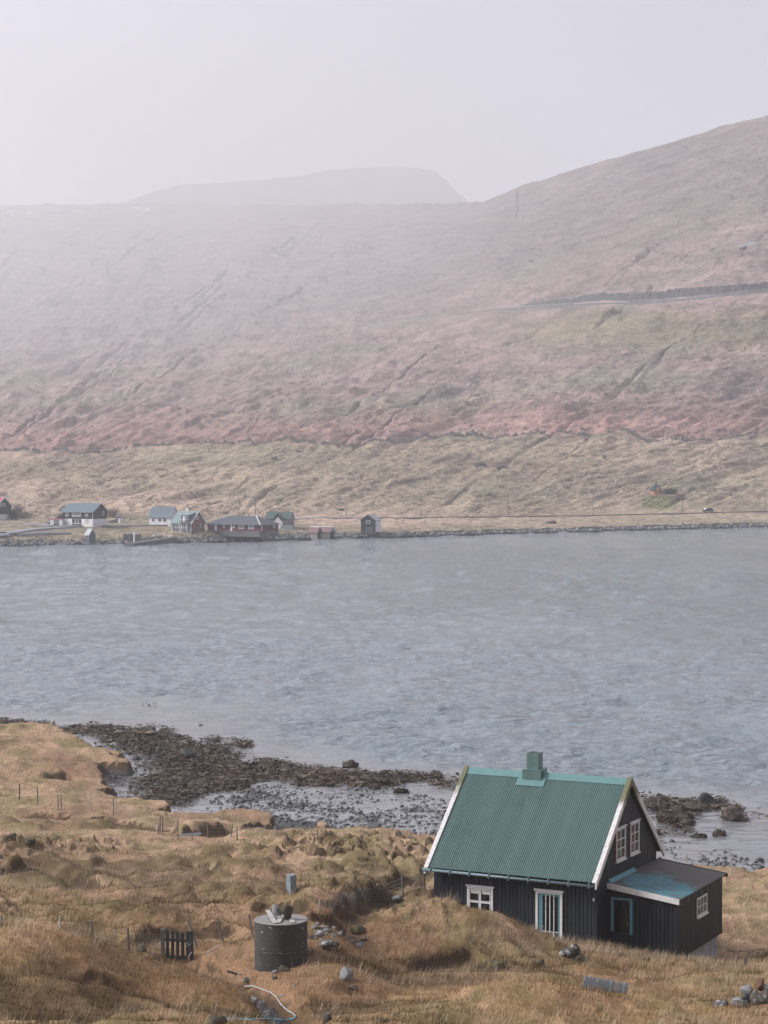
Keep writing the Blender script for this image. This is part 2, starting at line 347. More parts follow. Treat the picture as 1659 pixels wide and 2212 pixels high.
CP = [  # (u, v, Y) ground seen in the picture
    (1290, 2045, 80), (938, 2008, 83), (1150, 2030, 81.5), (1420, 2030, 85.5), (1465, 2069, 79.7), (1557, 2077, 84.6), (1330, 1960, 92), (1150, 1940, 90),
    (939, 1960, 77), (1000, 1962, 76), (1038, 1974, 76.2), (1120, 1992, 76.8), (1202, 2031, 77.2), (867, 1954, 76), (796, 1949, 75), (753, 1960, 72.5), (700, 1984, 69.5), (1245, 2058, 77),
    (1000, 2000, 74.8), (1000, 2050, 72.8), (1000, 2090, 70), (1000, 2120, 66), (1000, 2148, 63.6), (1120, 2040, 74.5), (1120, 2080, 71.5), (1120, 2110, 67), (900, 2000, 74), (900, 2050, 71.5), (900, 2085, 69), (900, 2112, 66), (1230, 2090, 73), (1230, 2112, 68.5),
    (830, 2060, 69.5), (830, 2100, 66.5), (790, 2000, 71.5), (937, 2165, 62), (1117, 2140, 64.5), (1234, 2140, 66), (1000, 2003, 79.5), (1120, 2030, 79.8), (880, 1985, 79), (1000, 2130, 60), (1117, 2122, 61), (1234, 2123, 62), (937, 2150, 58.5), (890, 2188, 56.5),
    (607, 2105, 64.3), (548, 2095, 65), (666, 2055, 65.5), (665, 2070, 64.4), (560, 2030, 67.5), (700, 2050, 67), (770, 2010, 70.5),
    (640, 2204, 56.5), (600, 2168, 59.3), (540, 2128, 62.3), (470, 2104, 64.5), (400, 2086, 66.5),
    (0, 2001, 61), (130, 2008, 61.5), (203, 2024, 62), (260, 2057, 62.3), (305, 2081, 62.5), (372, 2096, 63), (400, 2104, 63), (425, 2110, 62.6), (455, 2122, 61.5), (500, 2142, 59.5), (560, 2180, 57),
    (0, 2212, 51.5), (150, 2100, 58), (150, 2150, 56.3), (150, 2212, 52.5), (0, 2080, 57.5), (0, 2150, 55), (300, 2212, 52), (300, 2130, 59.5), (300, 2170, 56.5), (450, 2200, 54), (700, 2160, 60), (740, 2110, 63), (800, 2212, 54.5), (1000, 2212, 53), (1300, 2212, 54), (1659, 2212, 56), (720, 2205, 56.5),
    (278, 2054, 66.3), (198, 2046, 66.5), (130, 2040, 66.5), (40, 2036, 66.3), (382, 2072, 67), (420, 2050, 68.2), (480, 2038, 69), (546, 2025, 69.5), (350, 2000, 73), (200, 1985, 74.5), (0, 1985, 73),
    (629, 1931, 84), (500, 1935, 82), (300, 1940, 83), (0, 1940, 83), (720, 1960, 79), (800, 1935, 84), (868, 1944, 82.5), (917, 1928, 86),
    (300, 1850, 100), (600, 1850, 100), (850, 1850, 100), (0, 1850, 100), (150, 1890, 92), (450, 1880, 94), (700, 1890, 92),
    (786, 1814, 114), (600, 1815, 115), (400, 1820, 113), (200, 1790, 122), (50, 1800, 118), (345, 1803, 117), (500, 1810, 116), (888, 1824, 110), (940, 1850, 103),
    (110, 1752, 133), (0, 1745, 136), (240, 1760, 130), (300, 1745, 137), (0, 1700, 146), (120, 1700, 146), (0, 1650, 160), (150, 1650, 161), (0, 1600, 175), (120, 1600, 176),
    (1400, 2072, 77), (1300, 2100, 72), (1307, 2140, 66.5), (1420, 2140, 66.5), (1500, 2100, 73), (1659, 2100, 74), (1600, 2150, 66.5), (1400, 2180, 60), (1600, 2060, 86), (1659, 2000, 92), (1600, 1950, 98), (1600, 1905, 107), (1659, 1900, 108)]
C = [at(u, v, Y) for u, v, Y in CP] + [np.array(e) for e in EDGE_W]
for u in (-500, 2200):
    s = -1 if u < 0 else 1
    for v, Y in ((2212, 50), (2010, 62), (1960, 80), (1860, 98)): C.append(at(u, v, Y))
for x in (-45, -15, 0, 15, 45):
    C.append(np.array([x, 36, 14.2])); C.append(np.array([x, 20, 18.0])); C.append(np.array([x, 3, 22.2])); C.append(np.array([x, -25, 27.0]))
C = np.array(C); CXY = C[:, :2]
cR = 1.7
def _phi(a, b):
    return np.sqrt((a[:, None, 0] - b[None, :, 0]) ** 2 + (a[:, None, 1] - b[None, :, 1]) ** 2 + cR * cR)
A_ = _phi(CXY, CXY) - 0.12 * np.eye(len(CXY))
Pm = np.c_[np.ones(len(CXY)), CXY]
K_ = np.block([[A_, Pm], [Pm.T, np.zeros((3, 3))]])
W_ = np.linalg.solve(K_, np.r_[C[:, 2], 0, 0, 0])
def rbf(x, y):
    out = np.empty(x.size); xf = x.ravel(); yf = y.ravel()
    for i in range(0, x.size, 60000):
        q = np.c_[xf[i:i + 60000], yf[i:i + 60000]]
        out[i:i + 60000] = _phi(q, CXY) @ W_[:-3] + W_[-3] + q @ W_[-2:]
    return out.reshape(x.shape)
def base_hit(u, v, lo=40, hi=260):
    Y = np.linspace(lo, hi, 1800); p = at(u, v, Y); h = rbf(p[:, 0], p[:, 1])
    k = np.argmax(p[:, 2] < h); return p[k]

# drains, peat scars and pits: (print polyline, width m, depth m, peat strength)
CUTS = [([(146, 1884), (175, 1898), (205, 1916), (228, 1930)], .55, .75, 1.0),
        ([(0, 1888), (40, 1882), (86, 1868)], .7, .5, .8),
        ([(389, 1872), (430, 1880), (480, 1889), (530, 1897), (578, 1901)], .55, .45, .7),
        ([(560, 1958), (640, 1960), (689, 1966)], .9, 1.0, 1.0),
        ([(689, 1966), (760, 1948), (800, 1934), (864, 1902), (900, 1890)], .9, .8, .8),
        ([(234, 2024), (290, 2034), (349, 2018), (440, 2008), (540, 2004)], .6, .55, .8),
        ([(0, 1757), (110, 1764), (270, 1770), (350, 1790), (390, 1808)], .9, .9, 1.0),
        ([(392, 1808), (420, 1800), (450, 1788), (520, 1783)], .9, .9, 1.0),
        ([(95, 1668), (125, 1670), (156, 1669)], 1.1, .9, 1.0),
        ([(816, 2063), (850, 2078), (885, 2092), (930, 2072), (985, 2060), (1040, 2060)], .42, .40, .9),
        ([(140, 2110), (190, 2118), (250, 2130), (330, 2140)], .35, .28, .5),
        ([(255, 2148), (285, 2175), (330, 2195)], .5, .42, .8),
        ([(40, 2185), (160, 2195), (250, 2190)], .4, .25, .5),
        ([(230, 2050), (255, 2062), (280, 2084)], .3, .25, .6),
        ([(680, 1998), (730, 1984), (776, 1970)], .8, 1.0, 1.0),
        ([(1090, 2072), (1150, 2082), (1190, 2085)], .4, .25, .6),
        ([(700, 2150), (760, 2140), (830, 2150), (880, 2160)], .45, .3, .5)]
CUTS_W = [([base_hit(*p) for p in pl], w, d, s) for pl, w, d, s in CUTS]
STREAM_PX = [(384, 2076), (396, 2084), (425, 2092), (470, 2104), (512, 2117), (540, 2127), (566, 2142), (600, 2168), (622, 2186), (640, 2204), (652, 2225)]
STREAM = [base_hit(*p) for p in STREAM_PX]
STREAM = STREAM + [STREAM[-1] + np.array([1.5, -6, 1.2])]
HUMM = [(430, 1905, 17, 1.1), (1000, 0, 0, 0)]
def zone_poly(px, Z=.2): return [tuple(atz(u, v, Z)[:2]) for u, v in px]
KELP = zone_poly([(-400, 1545), (0, 1548), (60, 1552), (130, 1557), (200, 1556), (290, 1562), (360, 1572), (430, 1592), (500, 1606), (560, 1628), (620, 1650), (700, 1660), (800, 1666), (900, 1672), (1000, 1682), (1000, 1700), (930, 1692), (860, 1684), (760, 1689), (650, 1686),
                  (560, 1690), (490, 1695), (440, 1718), (400, 1745), (360, 1745), (240, 1735), (190, 1705), (190, 1640), (140, 1588), (100, 1566), (-400, 1562)])
KELP_R = zone_poly([(1370, 1722), (1440, 1727), (1470, 1745), (1545, 1730), (1600, 1765), (1570, 1780), (1520, 1768), (1470, 1790), (1420, 1800), (1370, 1790)])
def oval(u0, u1, v0, v1, n=10): return zone_poly([((u0 + u1) / 2 + (u1 - u0) / 2 * math.cos(6.283 * i / n), (v0 + v1) / 2 + (v1 - v0) / 2 * math.sin(6.283 * i / n)) for i in range(n)], 0.0)
KPATCH = [oval(205, 285, 1530, 1546), oval(295, 375, 1516, 1530), oval(320, 400, 1542, 1556), oval(462, 520, 1529, 1539), oval(400, 502, 1560, 1572), oval(600, 660, 1622, 1632), oval(1530, 1659, 1735, 1742), oval(1560, 1640, 1805, 1815)]
PEBB = zone_poly([(380, 1760), (440, 1716), (500, 1694), (600, 1694), (690, 1704), (760, 1706), (830, 1707), (960, 1722), (1100, 1760), (1400, 1830), (1440, 1832), (1520, 1842), (1600, 1850), (1720, 1866), (1720, 1905), (1300, 1905), (900, 1860), (560, 1830), (380, 1790)])
ISLET = [tuple(atz(u, v, 1.0)[:2]) for u, v in ((678, 1779), (684, 1774), (700, 1773), (713, 1776), (712, 1782), (695, 1784))]
HC, HX, HY = np.array([7.894, 80.0]), np.array([.8944, -.4472]), np.array([.4472, .8944])   # house corner and axes

DOMES = []
_r = random.Random(12)
for n_, (u0, u1, v0, v1) in ((42, (370, 610, 1850, 1905)), (30, (240, 420, 1885, 1965)), (46, (680, 905, 1838, 1915)), (34, (0, 210, 1835, 1905)), (14, (560, 720, 1930, 1958)), (16, (430, 620, 1910, 1945)), (16, (60, 330, 1955, 1990)), (14, (560, 880, 1812, 1840)), (12, (20, 330, 1775, 1815))):
    for _ in range(n_):
        p_ = base_hit(_r.uniform(u0, u1), _r.uniform(v0, v1)); DOMES.append((p_[0], p_[1], _r.uniform(.32, .75), _r.uniform(.16, .40)))
def domes(x, y):
    o = np.zeros(x.shape)
    if x.min() > 25 or y.max() < 60: return o
    q = 1 + .35 * fbm(x * 2.3, y * 2.3, 401, 2)
    for a, b_, r_, h_ in DOMES:
        m_ = (np.abs(x - a) < r_ * 1.9) & (np.abs(y - b_) < r_ * 1.6)
        if m_.any(): o[m_] = np.maximum(o[m_], h_ * np.clip(1 - (((x[m_] - a) / (1.45 * r_)) ** 2 + ((y[m_] - b_) / r_) ** 2) * q[m_], 0, 1) ** .8)
    return o
def near_h(x, y, full=False):
    land = rbf(x, y)
    big = fbm(x * .16, y * .16, 3, 3)
    hz = 1 - np.abs(fbm(x * .55 + 2 * vnoise(x * .2, y * .2, 5), y * .55, 11, 3))
    hm = 1 - np.abs(fbm(x * 1.25 + 40, y * 1.25, 14, 2))
    # tussock hummocks are strongest in the middle distance on the left
    zm = sstep(72, 80, y) * (1 - sstep(108, 118, y)) * sstep(.25, .6, vnoise(x * .11 + 4, y * .075 + 1, 8)) * (1 - .75 * sstep(2, 6, x))
    lump = 1 - np.abs(fbm(x * .33 + 9, y * .26, 17, 3)); ter = fbm(x * .22 + y * .05, y * .55 - x * .12, 27, 4)
    se, _ = seg_dist(x, y, STREAM)
    calm_ = (1 - .75 * np.exp(-(se / 2.2) ** 2)) * (1 - .7 * np.exp(-(((x - 9) / 8) ** 2 + ((y - 81) / 6) ** 2)))
    land = land + calm_ * (.42 * (lump - .78) + .20 * np.sign(ter) * np.abs(ter) ** .6 + .10 * big) + .22 * zm * big + .50 * zm * (hz - .72) + 0.55 * zm * np.maximum(hm - .74, 0) * 2 + .20 * (hz - .75) + .22 * np.maximum(hm - .8, 0) * sstep(.4, .7, vnoise(x * .3, y * .2, 19)) + .035 * fbm(x * 2.6, y * 2.6, 21, 3)
    land = land + .06 * fbm(x * .9 - y * .4, y * 2.2, 33, 3) * sstep(100, 120, y)
    dm_ = domes(x, y); land = land + dm_
    hx = (x - HC[0]) * HX[0] + (y - HC[1]) * HX[1]; hy = (x - HC[0]) * HY[0] + (y - HC[1]) * HY[1]
    peat = np.zeros(x.shape)
    dw = fbm(x * 1.3, y * 1.3, 61, 3)
    for P, w, d, s in CUTS_W:
        P = np.array(P); bb = (x > P[:, 0].min() - 3) & (x < P[:, 0].max() + 3) & (y > P[:, 1].min() - 4) & (y < P[:, 1].max() + 3)
        if not bb.any(): continue
        xb, yb = x[bb], y[bb]; e, tt = seg_dist(xb, yb, P)
        n = len(P) - 1; fade = sstep(0, .6, tt) * (1 - sstep(n - .6, n, tt))
        i0 = np.clip(tt.astype(int), 0, n - 1); fy = P[i0, 1] + (P[i0 + 1, 1] - P[i0, 1]) * (tt - i0)
        near = yb < fy                                  # turf lip on the seaward side, worn slope below it
        ew = e + .45 * w * dw[bb]
        g = np.where(near, 1 - sstep(.2, 3.2, ew / w), 1 - sstep(.05, .75, ew / w)) * fade
        lip = np.exp(-((e - 1.1 * w) / (.9 * w)) ** 2) * ~near * fade
        land[bb] += -.75 * d * g + .22 * d * lip
        peat[bb] = np.maximum(peat[bb], s * fade * np.where(near, 1 - sstep(.0, .8, ew / w), 1 - sstep(.3, .8, ew / w)))
    e = se
    g = 1 - sstep(.15, 1.0, (e + .25 * dw) / 1.05)
    land = land - .60 * g; peat = np.maximum(peat, g)
    # tide flat
    sdl, _ = seg_dist(x, y, LAND, True); ins = inside(x, y, LAND); sd_ = np.where(ins, sdl, -sdl)
    sd2, _ = seg_dist(x, y, ISLET, True); sd_ = np.maximum(sd_, np.where(inside(x, y, ISLET), sd2, -sd2))
    isl = sd2 < 1.5
    land = np.where(isl & ~ins, 1.0 + .1 * big, land)
    far = y > 95
    kd = np.full(x.shape, -50.0); pd = np.full(x.shape, -50.0)
    xx, yy = x[far], y[far]
    for Z, arr in [(KELP, kd), (KELP_R, kd), (PEBB, pd)] + [(z_, kd) for z_ in KPATCH]:
        d_, _ = seg_dist(xx, yy, Z, True); arr[far] = np.maximum(arr[far], np.where(inside(xx, yy, Z), d_, -d_) - (3.0 if any(Z is z_ for z_ in KPATCH) else 0))
    kn = fbm(x * .35, y * .22, 71, 4); kf = fbm(x * 1.6, y * 1.1, 75, 3)
    k = sstep(-3.0, 3.0, kd + 4.5 * kn); p = sstep(-2.5, 2.5, pd + 4 * fbm(x * .4, y * .2, 81, 3))
    k = k * (1 - .65 * sstep(-5, -.4, sd_) * (x < -8))
    tide = -.5 + k * (.52 + .20 * kf + .28 * kn) + np.maximum(p - k, 0) * (.42 + .12 * fbm(x * .3, y * .18, 83, 2) + .08 * fbm(x * 2.2, y * 1.4, 85, 3))
    tide = tide + .20 * sstep(-5, -0.3, sd_) * sstep(95, 100, y)
    tide = tide - 1.2 * sstep(0, 26, -np.maximum(np.maximum(kd, pd), sd_))
    w = sstep(-.22, .16, sd_ + .35 * fbm(x * .8, y * .8, 91, 3))
    h = tide * (1 - w) + land * w
    if not full: return h
    return h, w, peat, k, p, np.clip(dm_ * 4, 0, 1)
def ground(x, y): return float(near_h(np.array([float(x)]), np.array([float(y)]))[0])
def hit(u, v, lo=45, hi=250):
    """where the sight line through print pixel (u, v) meets the near ground"""
    Y = np.linspace(lo, hi, 1200); p = at(u, v, Y); h = near_h(p[:, 0], p[:, 1])
    k = np.argmax(p[:, 2] < h); q = p[k].copy(); q[2] = h[k]; return q

SHADE_PEAT = [(p[0], p[1], r) for p, r in ((base_hit(60, 2165), 2.6), (base_hit(290, 2185), 1.8), (base_hit(200, 2140), 1.6), (base_hit(860, 2110), 2.2), (base_hit(990, 2098), 2.0), (base_hit(1100, 2095), 1.6), (base_hit(760, 2175), 1.8), (base_hit(470, 2190), 1.6), (base_hit(120, 1890), 3), (base_hit(30, 1870), 3), (base_hit(260, 1870), 2.5))]
def shade_peat(x, y):  # dark ellipses: moss and peat brown with the slope shade painted in
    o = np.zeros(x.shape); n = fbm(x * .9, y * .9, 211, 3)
    for a, b_, r in SHADE_PEAT: o = np.maximum(o, sstep(1.1, .5, np.hypot((x - a) / 1.6, y - b_) / r + .5 * n))
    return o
ys = [4.0]
while ys[-1] < 262: ys.append(ys[-1] + max(.11, ys[-1] * .0021) * (1 if ys[-1] > 42 else 6))
ys = np.array(ys); NC = 540
kx = np.linspace(-1, 1, NC); kx = kx * (0.72 + 0.28 * np.abs(kx) ** 2)
GX = kx[None, :] * (ys[:, None] * .30 + 7); GY = np.repeat(ys[:, None], NC, 1)
GH, GW, GP, GK, GPB, GZ = near_h(GX, GY, True)
nr, nc = GX.shape
idx = np.arange(nr * nc).reshape(nr, nc)
quads = np.stack([idx[:-1, :-1], idx[:-1, 1:], idx[1:, 1:], idx[1:, :-1]], -1).reshape(-1, 4)
zone = np.stack([GW, GP, GK], -1).reshape(-1, 3); zone2 = np.stack([GPB, GZ, shade_peat(GX, GY)], -1).reshape(-1, 3)
land_me = np_mesh('grass_ground', np.stack([GX, GY, GH], -1).reshape(-1, 3), quads, {'zone': zone, 'zone2': zone2})

# grass, peat, tide flat
m, t, b = nt('moorland_ground'); g = geopos(t)
za = t.nodes.new('ShaderNodeVertexColor'); za.layer_name = 'zone'; zs = t.nodes.new('ShaderNodeSeparateColor'); t.links.new(za.outputs[0], zs.inputs[0])
zb = t.nodes.new('ShaderNodeVertexColor'); zb.layer_name = 'zone2'; zs2 = t.nodes.new('ShaderNodeSeparateColor'); t.links.new(zb.outputs[0], zs2.inputs[0])
gs = mapping(t, g, (1, 1, .4)); flat = mapping(t, g, (1, .45, .4), (0, 0, .25))
n_big = noise(t, flat, .10, 4, .6); n_mid = noise(t, flat, .45, 5, .65, .3); n_s = noise(t, g, 2.2, 5, .7); n_f = noise(t, mapping(t, g, (1, .6, 1)), 14, 4, .75)
straw = mixc(t, n_s, (0.33, 0.215, 0.135), (0.50, 0.35, 0.245))
olive = mixc(t, n_s, (0.20, 0.16, 0.085), (0.32, 0.25, 0.14))
rust = mixc(t, n_s, (0.18, 0.11, 0.07), (0.33, 0.205, 0.14))
gc = mixc(t, rng_(t, n_mid, .42, .60), straw, olive)
gc = mixc(t, math_(t, 'MULTIPLY', rng_(t, n_big, .46, .62), .75), gc, rust)
gc = mixc(t, math_(t, 'MULTIPLY', rng_(t, noise(t, flat, .9, 4, .6), .60, .72), .55), gc, (0.13, 0.09, 0.05))
gc = mixc(t, math_(t, 'MULTIPLY', rng_(t, noise(t, flat, .33, 3, .5), .62, .70), .5), gc, (0.10, 0.105, 0.045))
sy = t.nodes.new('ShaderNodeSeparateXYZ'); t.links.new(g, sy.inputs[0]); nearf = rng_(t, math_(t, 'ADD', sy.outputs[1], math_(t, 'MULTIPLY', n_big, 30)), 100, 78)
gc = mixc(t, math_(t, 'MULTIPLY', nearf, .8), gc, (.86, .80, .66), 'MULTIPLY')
gc = mixc(t, .55, gc, ramp(t, n_f, [(0.25, (.28, .25, .22)), (.5, (.95, .95, .95)), (0.78, (1.75, 1.7, 1.6))]), 'MULTIPLY')
gc = mixc(t, math_(t, 'MULTIPLY', zs2.outputs[1], .7), gc, mixc(t, n_s, (0.10, 0.078, 0.038), (0.20, 0.155, 0.08)))
gc = mixc(t, math_(t, 'MULTIPLY', zs2.outputs[2], .7), gc, mixc(t, n_s, (0.055, 0.038, 0.022), (0.12, 0.085, 0.045)))  # moss, peat and painted slope shade darken the ground here
geo = t.nodes.new('ShaderNodeNewGeometry'); spn = t.nodes.new('ShaderNodeSeparateXYZ'); t.links.new(geo.outputs['True Normal'], spn.inputs[0])
steep = rng_(t, math_(t, 'ADD', spn.outputs[2], math_(t, 'MULTIPLY', math_(t, 'SUBTRACT', n_s, .5), .25)), .66, .44)
peatc = mixc(t, n_s, (0.03, 0.022, 0.016), (0.10, 0.068, 0.045))
pf = math_(t, 'MAXIMUM', math_(t, 'MULTIPLY', steep, .9), math_(t, 'MULTIPLY', rng_(t, math_(t, 'ADD', zs.outputs[1], math_(t, 'MULTIPLY', math_(t, 'SUBTRACT', n_s, .5), .9)), .45, .85), .9))
gc = mixc(t, pf, gc, peatc)
n_w = noise(t, g, 5.5, 5, .7)
mud = mixc(t, n_w, (0.03, 0.032, 0.034), (0.12, 0.118, 0.12))
kelp = mixc(t, n_w, (0.025, 0.021, 0.018), (0.10, 0.078, 0.06))
wetc = mixc(t, rng_(t, zs.outputs[2], .35, .75), mud, kelp)
lf = rng_(t, zs.outputs[0], .30, .60)
cc = mixc(t, lf, wetc, gc)
t.links.new(cc, b.inputs['Base Color'])
rr_ = t.nodes.new('ShaderNodeMapRange'); rr_.inputs[3].default_value = .55; rr_.inputs[4].default_value = 1.0; t.links.new(lf, rr_.inputs[0]); t.links.new(rr_.outputs[0], b.inputs['Roughness'])
b.inputs['Specular IOR Level'].default_value = .12
bump(t, b, math_(t, 'ADD', math_(t, 'MULTIPLY', n_f, .5), n_s), .9, .10)
M['land'] = m
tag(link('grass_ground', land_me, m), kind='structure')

# ------------------------------------------------------------------ sea
m, t, b = nt('wind_rippled_sea'); g = geopos(t)
gust = noise(t, mapping(t, g, (1, .35, 1), (0, 0, -.35)), .018, 4, .6, .5)
gust2 = noise(t, mapping(t, g, (1, .5, 1), (0, 0, -.5)), .085, 4, .6, .6)
w1 = noise(t, mapping(t, g, (.55, 1, 1), (0, 0, -.42)), .30, 3, .55, .5)
w2 = noise(t, mapping(t, g, (.45, 1, 1), (0, 0, -.30)), .95, 3, .6, .4)
w3 = noise(t, mapping(t, g, (.5, 1, 1), (0, 0, -.38)), 3.1, 3, .6, .3)
w0 = noise(t, mapping(t, g, (.45, 1, 1), (0, 0, -.40)), .13, 3, .55, .6)
hgt = math_(t, 'ADD', math_(t, 'ADD', math_(t, 'MULTIPLY', w0, 1.0), math_(t, 'MULTIPLY', w1, 1.0)), math_(t, 'ADD', math_(t, 'MULTIPLY', w2, .9), math_(t, 'MULTIPLY', w3, .22)))
shal = t.nodes.new('ShaderNodeVertexColor'); shal.layer_name = 'calm'
amp = math_(t, 'MULTIPLY', math_(t, 'ADD', math_(t, 'MULTIPLY', rng_(t, math_(t, 'ADD', math_(t, 'MULTIPLY', gust, .6), math_(t, 'MULTIPLY', gust2, .5)), .40, .68), .75), .40), math_(t, 'SUBTRACT', 1.0, math_(t, 'MULTIPLY', shal.outputs[0], .86)))
bn = t.nodes.new('ShaderNodeBump'); bn.inputs['Distance'].default_value = 1.0; t.links.new(hgt, bn.inputs['Height']); t.links.new(amp, bn.inputs['Strength'])
t.links.new(bn.outputs[0], b.inputs['Normal'])
wc = mixc(t, shal.outputs[0], (0.188, 0.222, 0.25), (0.20, 0.205, 0.22))
foam = math_(t, 'MULTIPLY', rng_(t, noise(t, mapping(t, g, (.35, 1, 1), (0, 0, -.40)), .42, 6, .72, .8), .62, .78), rng_(t, gust2, .45, .62))
wc = mixc(t, math_(t, 'MULTIPLY', foam, .5), wc, (0.42, 0.44, 0.47))
t.links.new(wc, b.inputs['Base Color']); b.inputs['Roughness'].default_value = .08; b.inputs['IOR'].default_value = 1.333
wv_ = np.r_[np.linspace(.2900, .0300, 560)]; WYr = np.r_[EYE / wv_, 850, 1050]; wk = np.linspace(-1, 1, 400); wk = wk * (.72 + .28 * wk * wk)
WY = np.repeat(WYr[:, None], 400, 1); WX = wk[None, :] * (WY * .30 + 7); WX[-2:] = wk[None, :] * 900
wh = np.full(WX.shape, -3.0); mk = WY < 261; wh[mk] = near_h(WX[mk], WY[mk])
calm = sstep(-.95, -.38, wh)
def swell(x, y):
    c, s_ = math.cos(.42), math.sin(.42); a = x * c + y * s_; b_ = -x * s_ + y * c
    gst = .70 + .45 * sstep(.3, .75, .6 * vnoise(x * .02 + 3, y * .012, 301) + .4 * vnoise(x * .07, y * .03, 302))
    a2 = x * .966 - y * .259; b2 = x * .259 + y * .966
    wz = .26 * fbm(a * .045, b_ * .125, 303, 2) + .26 * fbm(a * .11, b_ * .30, 306, 2) + .26 * fbm(a * .19, b_ * .52, 308, 2) + .20 * fbm(a2 * .34, b2 * .75, 309, 2) + .12 * fbm(a * .9, b_ * 1.7, 312, 1)
    return wz * gst
WZ = swell(WX, WY) * (1 - .88 * calm) * (WY < 830)
idx = np.arange(WX.size).reshape(WX.shape); q = np.stack([idx[:-1, :-1], idx[:-1, 1:], idx[1:, 1:], idx[1:, :-1]], -1).reshape(-1, 4)
sea = link('sea_water', np_mesh('sea_water', np.stack([WX, WY, WZ], -1).reshape(-1, 3), q, {'calm': np.repeat(calm.reshape(-1, 1), 3, 1)}), m)
tag(sea, kind='structure')

# ------------------------------------------------------------------ far shore and hillside
SH_U = [-700, 0, 200, 400, 600, 760, 830, 950, 1200, 1450, 1659, 2400]; SH_V = [1186, 1180, 1178, 1172, 1166, 1162, 1161, 1157, 1150, 1143, 1138, 1120]
RD_U = [-700, 0, 80, 300, 600, 900, 1010, 1040, 1075, 1120, 1215, 1330, 1440, 1560, 1659, 2000, 2400]; RD_V = [470, 447, 440, 440, 442, 440, 438, 436, 424, 405, 375, 340, 310, 270, 245, 140, 60]
COLS = {-700: [(1186, 590), (1160, 605), (1134, 640), (1080, 760), (1020, 880), (972, 990), (900, 1450), (850, 2050), (760, 3400), (700, 4200), (600, 5300), (500, 6300), (470, 6700)],
        0: [(1180, 605), (1166, 608), (1152, 613), (1134, 640), (1080, 760), (1020, 860), (972, 960), (900, 1300), (850, 1800), (760, 3000), (700, 3900), (600, 5000), (500, 6000), (447, 6500)],
        400: [(1172, 633), (1161, 635), (1150, 638.5), (1133, 662), (1080, 770), (1020, 860), (958, 940), (900, 1180), (850, 1520), (760, 2500), (700, 3200), (600, 4300), (500, 5400), (441, 6100)],
        830: [(1161, 675), (1151, 677.5), (1140, 683), (1117, 712), (1080, 780), (1020, 860), (952, 940), (900, 1080), (850, 1250), (760, 1750), (700, 2200), (600, 3000), (500, 4000), (441, 4700)],
        1250: [(1149, 727), (1139, 730), (1112, 770), (1080, 810), (1020, 880), (940, 960), (900, 1030), (850, 1110), (760, 1300), (700, 1430), (600, 1680), (500, 2000), (364, 2500)],
        1659: [(1138, 783), (1129, 786), (1104, 828), (1080, 855), (1020, 910), (935, 970), (900, 1010), (850, 1060), (760, 1170), (700, 1240), (600, 1360), (500, 1480), (400, 1620), (245, 1860)],
        2400: [(1120, 850), (1108, 860), (1090, 890), (1060, 920), (1000, 980), (930, 1030), (850, 1100), (760, 1180), (700, 1240), (600, 1340), (400, 1560), (60, 2000)]}
QG = np.linspace(0, 1, 500); _ku = sorted(COLS)
_tab = []
for u in _ku:
    p = COLS[u]; q_ = [(p[0][0] - v) / (p[0][0] - p[-1][0]) for v, _ in p]
    l = np.interp(QG, q_, [math.log(Y) for _, Y in p]); kk = np.ones(15) / 15
    lp = np.r_[[l[0]] * 7, l, [l[-1]] * 7]; ls = np.convolve(lp, kk, 'valid'); wgt = np.clip((QG - .12) / .05, 0, 1)
    _tab.append(l * (1 - wgt) + ls * wgt)
_tab = np.array(_tab); UG = np.linspace(-700, 2400, 311)
_T = np.array([[np.interp(u, _ku, _tab[:, j]) for j in range(500)] for u in UG])
kk = np.hanning(31); kk /= kk.sum()
_Tp = np.pad(_T, ((15, 15), (0, 0)), 'edge'); _T = np.array([np.convolve(_Tp[:, j], kk, 'valid') for j in range(500)]).T
def far_Y(u, v):
    u = np.asarray(u, float); v = np.asarray(v, float)
    vs = np.interp(u, SH_U, SH_V); vr = np.interp(u, RD_U, RD_V)
    q = np.clip((vs - v) / (vs - vr), 0, 1)
    a = np.clip((u + 700) / 10, 0, 309.999); c = q * 498.999; i = a.astype(int); j = c.astype(int); fa = a - i; fc = c - j
    l = (_T[i, j] * (1 - fc) + _T[i, j + 1] * fc) * (1 - fa) + (_T[i + 1, j] * (1 - fc) + _T[i + 1, j + 1] * fc) * fa
    return np.exp(l)
FUN = 640; FVN = 560
fu = np.linspace(-650, 2350, FUN); fu = np.sort(np.r_[np.linspace(-650, -40, 60), np.linspace(-35, 1695, 520), np.linspace(1700, 2350, 60)])
fq = np.linspace(-.006, 1, FVN)
FU, FQ = np.meshgrid(fu, fq)
VS = np.interp(FU, SH_U, SH_V); VR = np.interp(FU, RD_U, RD_V) + 1.6 * fbm(FU * .03, FU * 0, 41, 4)
FV = VS + (VR - VS) * FQ
FY = far_Y(FU, np.minimum(FV, VS)); FP = at(FU, FV, FY)
FY = FP[..., 1]; FP[..., 2] = np.where(FQ < 0, -1.5, FP[..., 2])
WALL_PX = [(-60, 975), (0, 974), (60, 973), (150, 975), (235, 967), (330, 958), (440, 955), (540, 953), (545, 957), (640, 962), (760, 962), (860, 957), (900, 950), (1000, 947), (1030, 944), (1120, 940), (1250, 938), (1350, 940), (1420, 950), (1470, 955), (1540, 945), (1620, 934), (1680, 932), (1900, 920)]
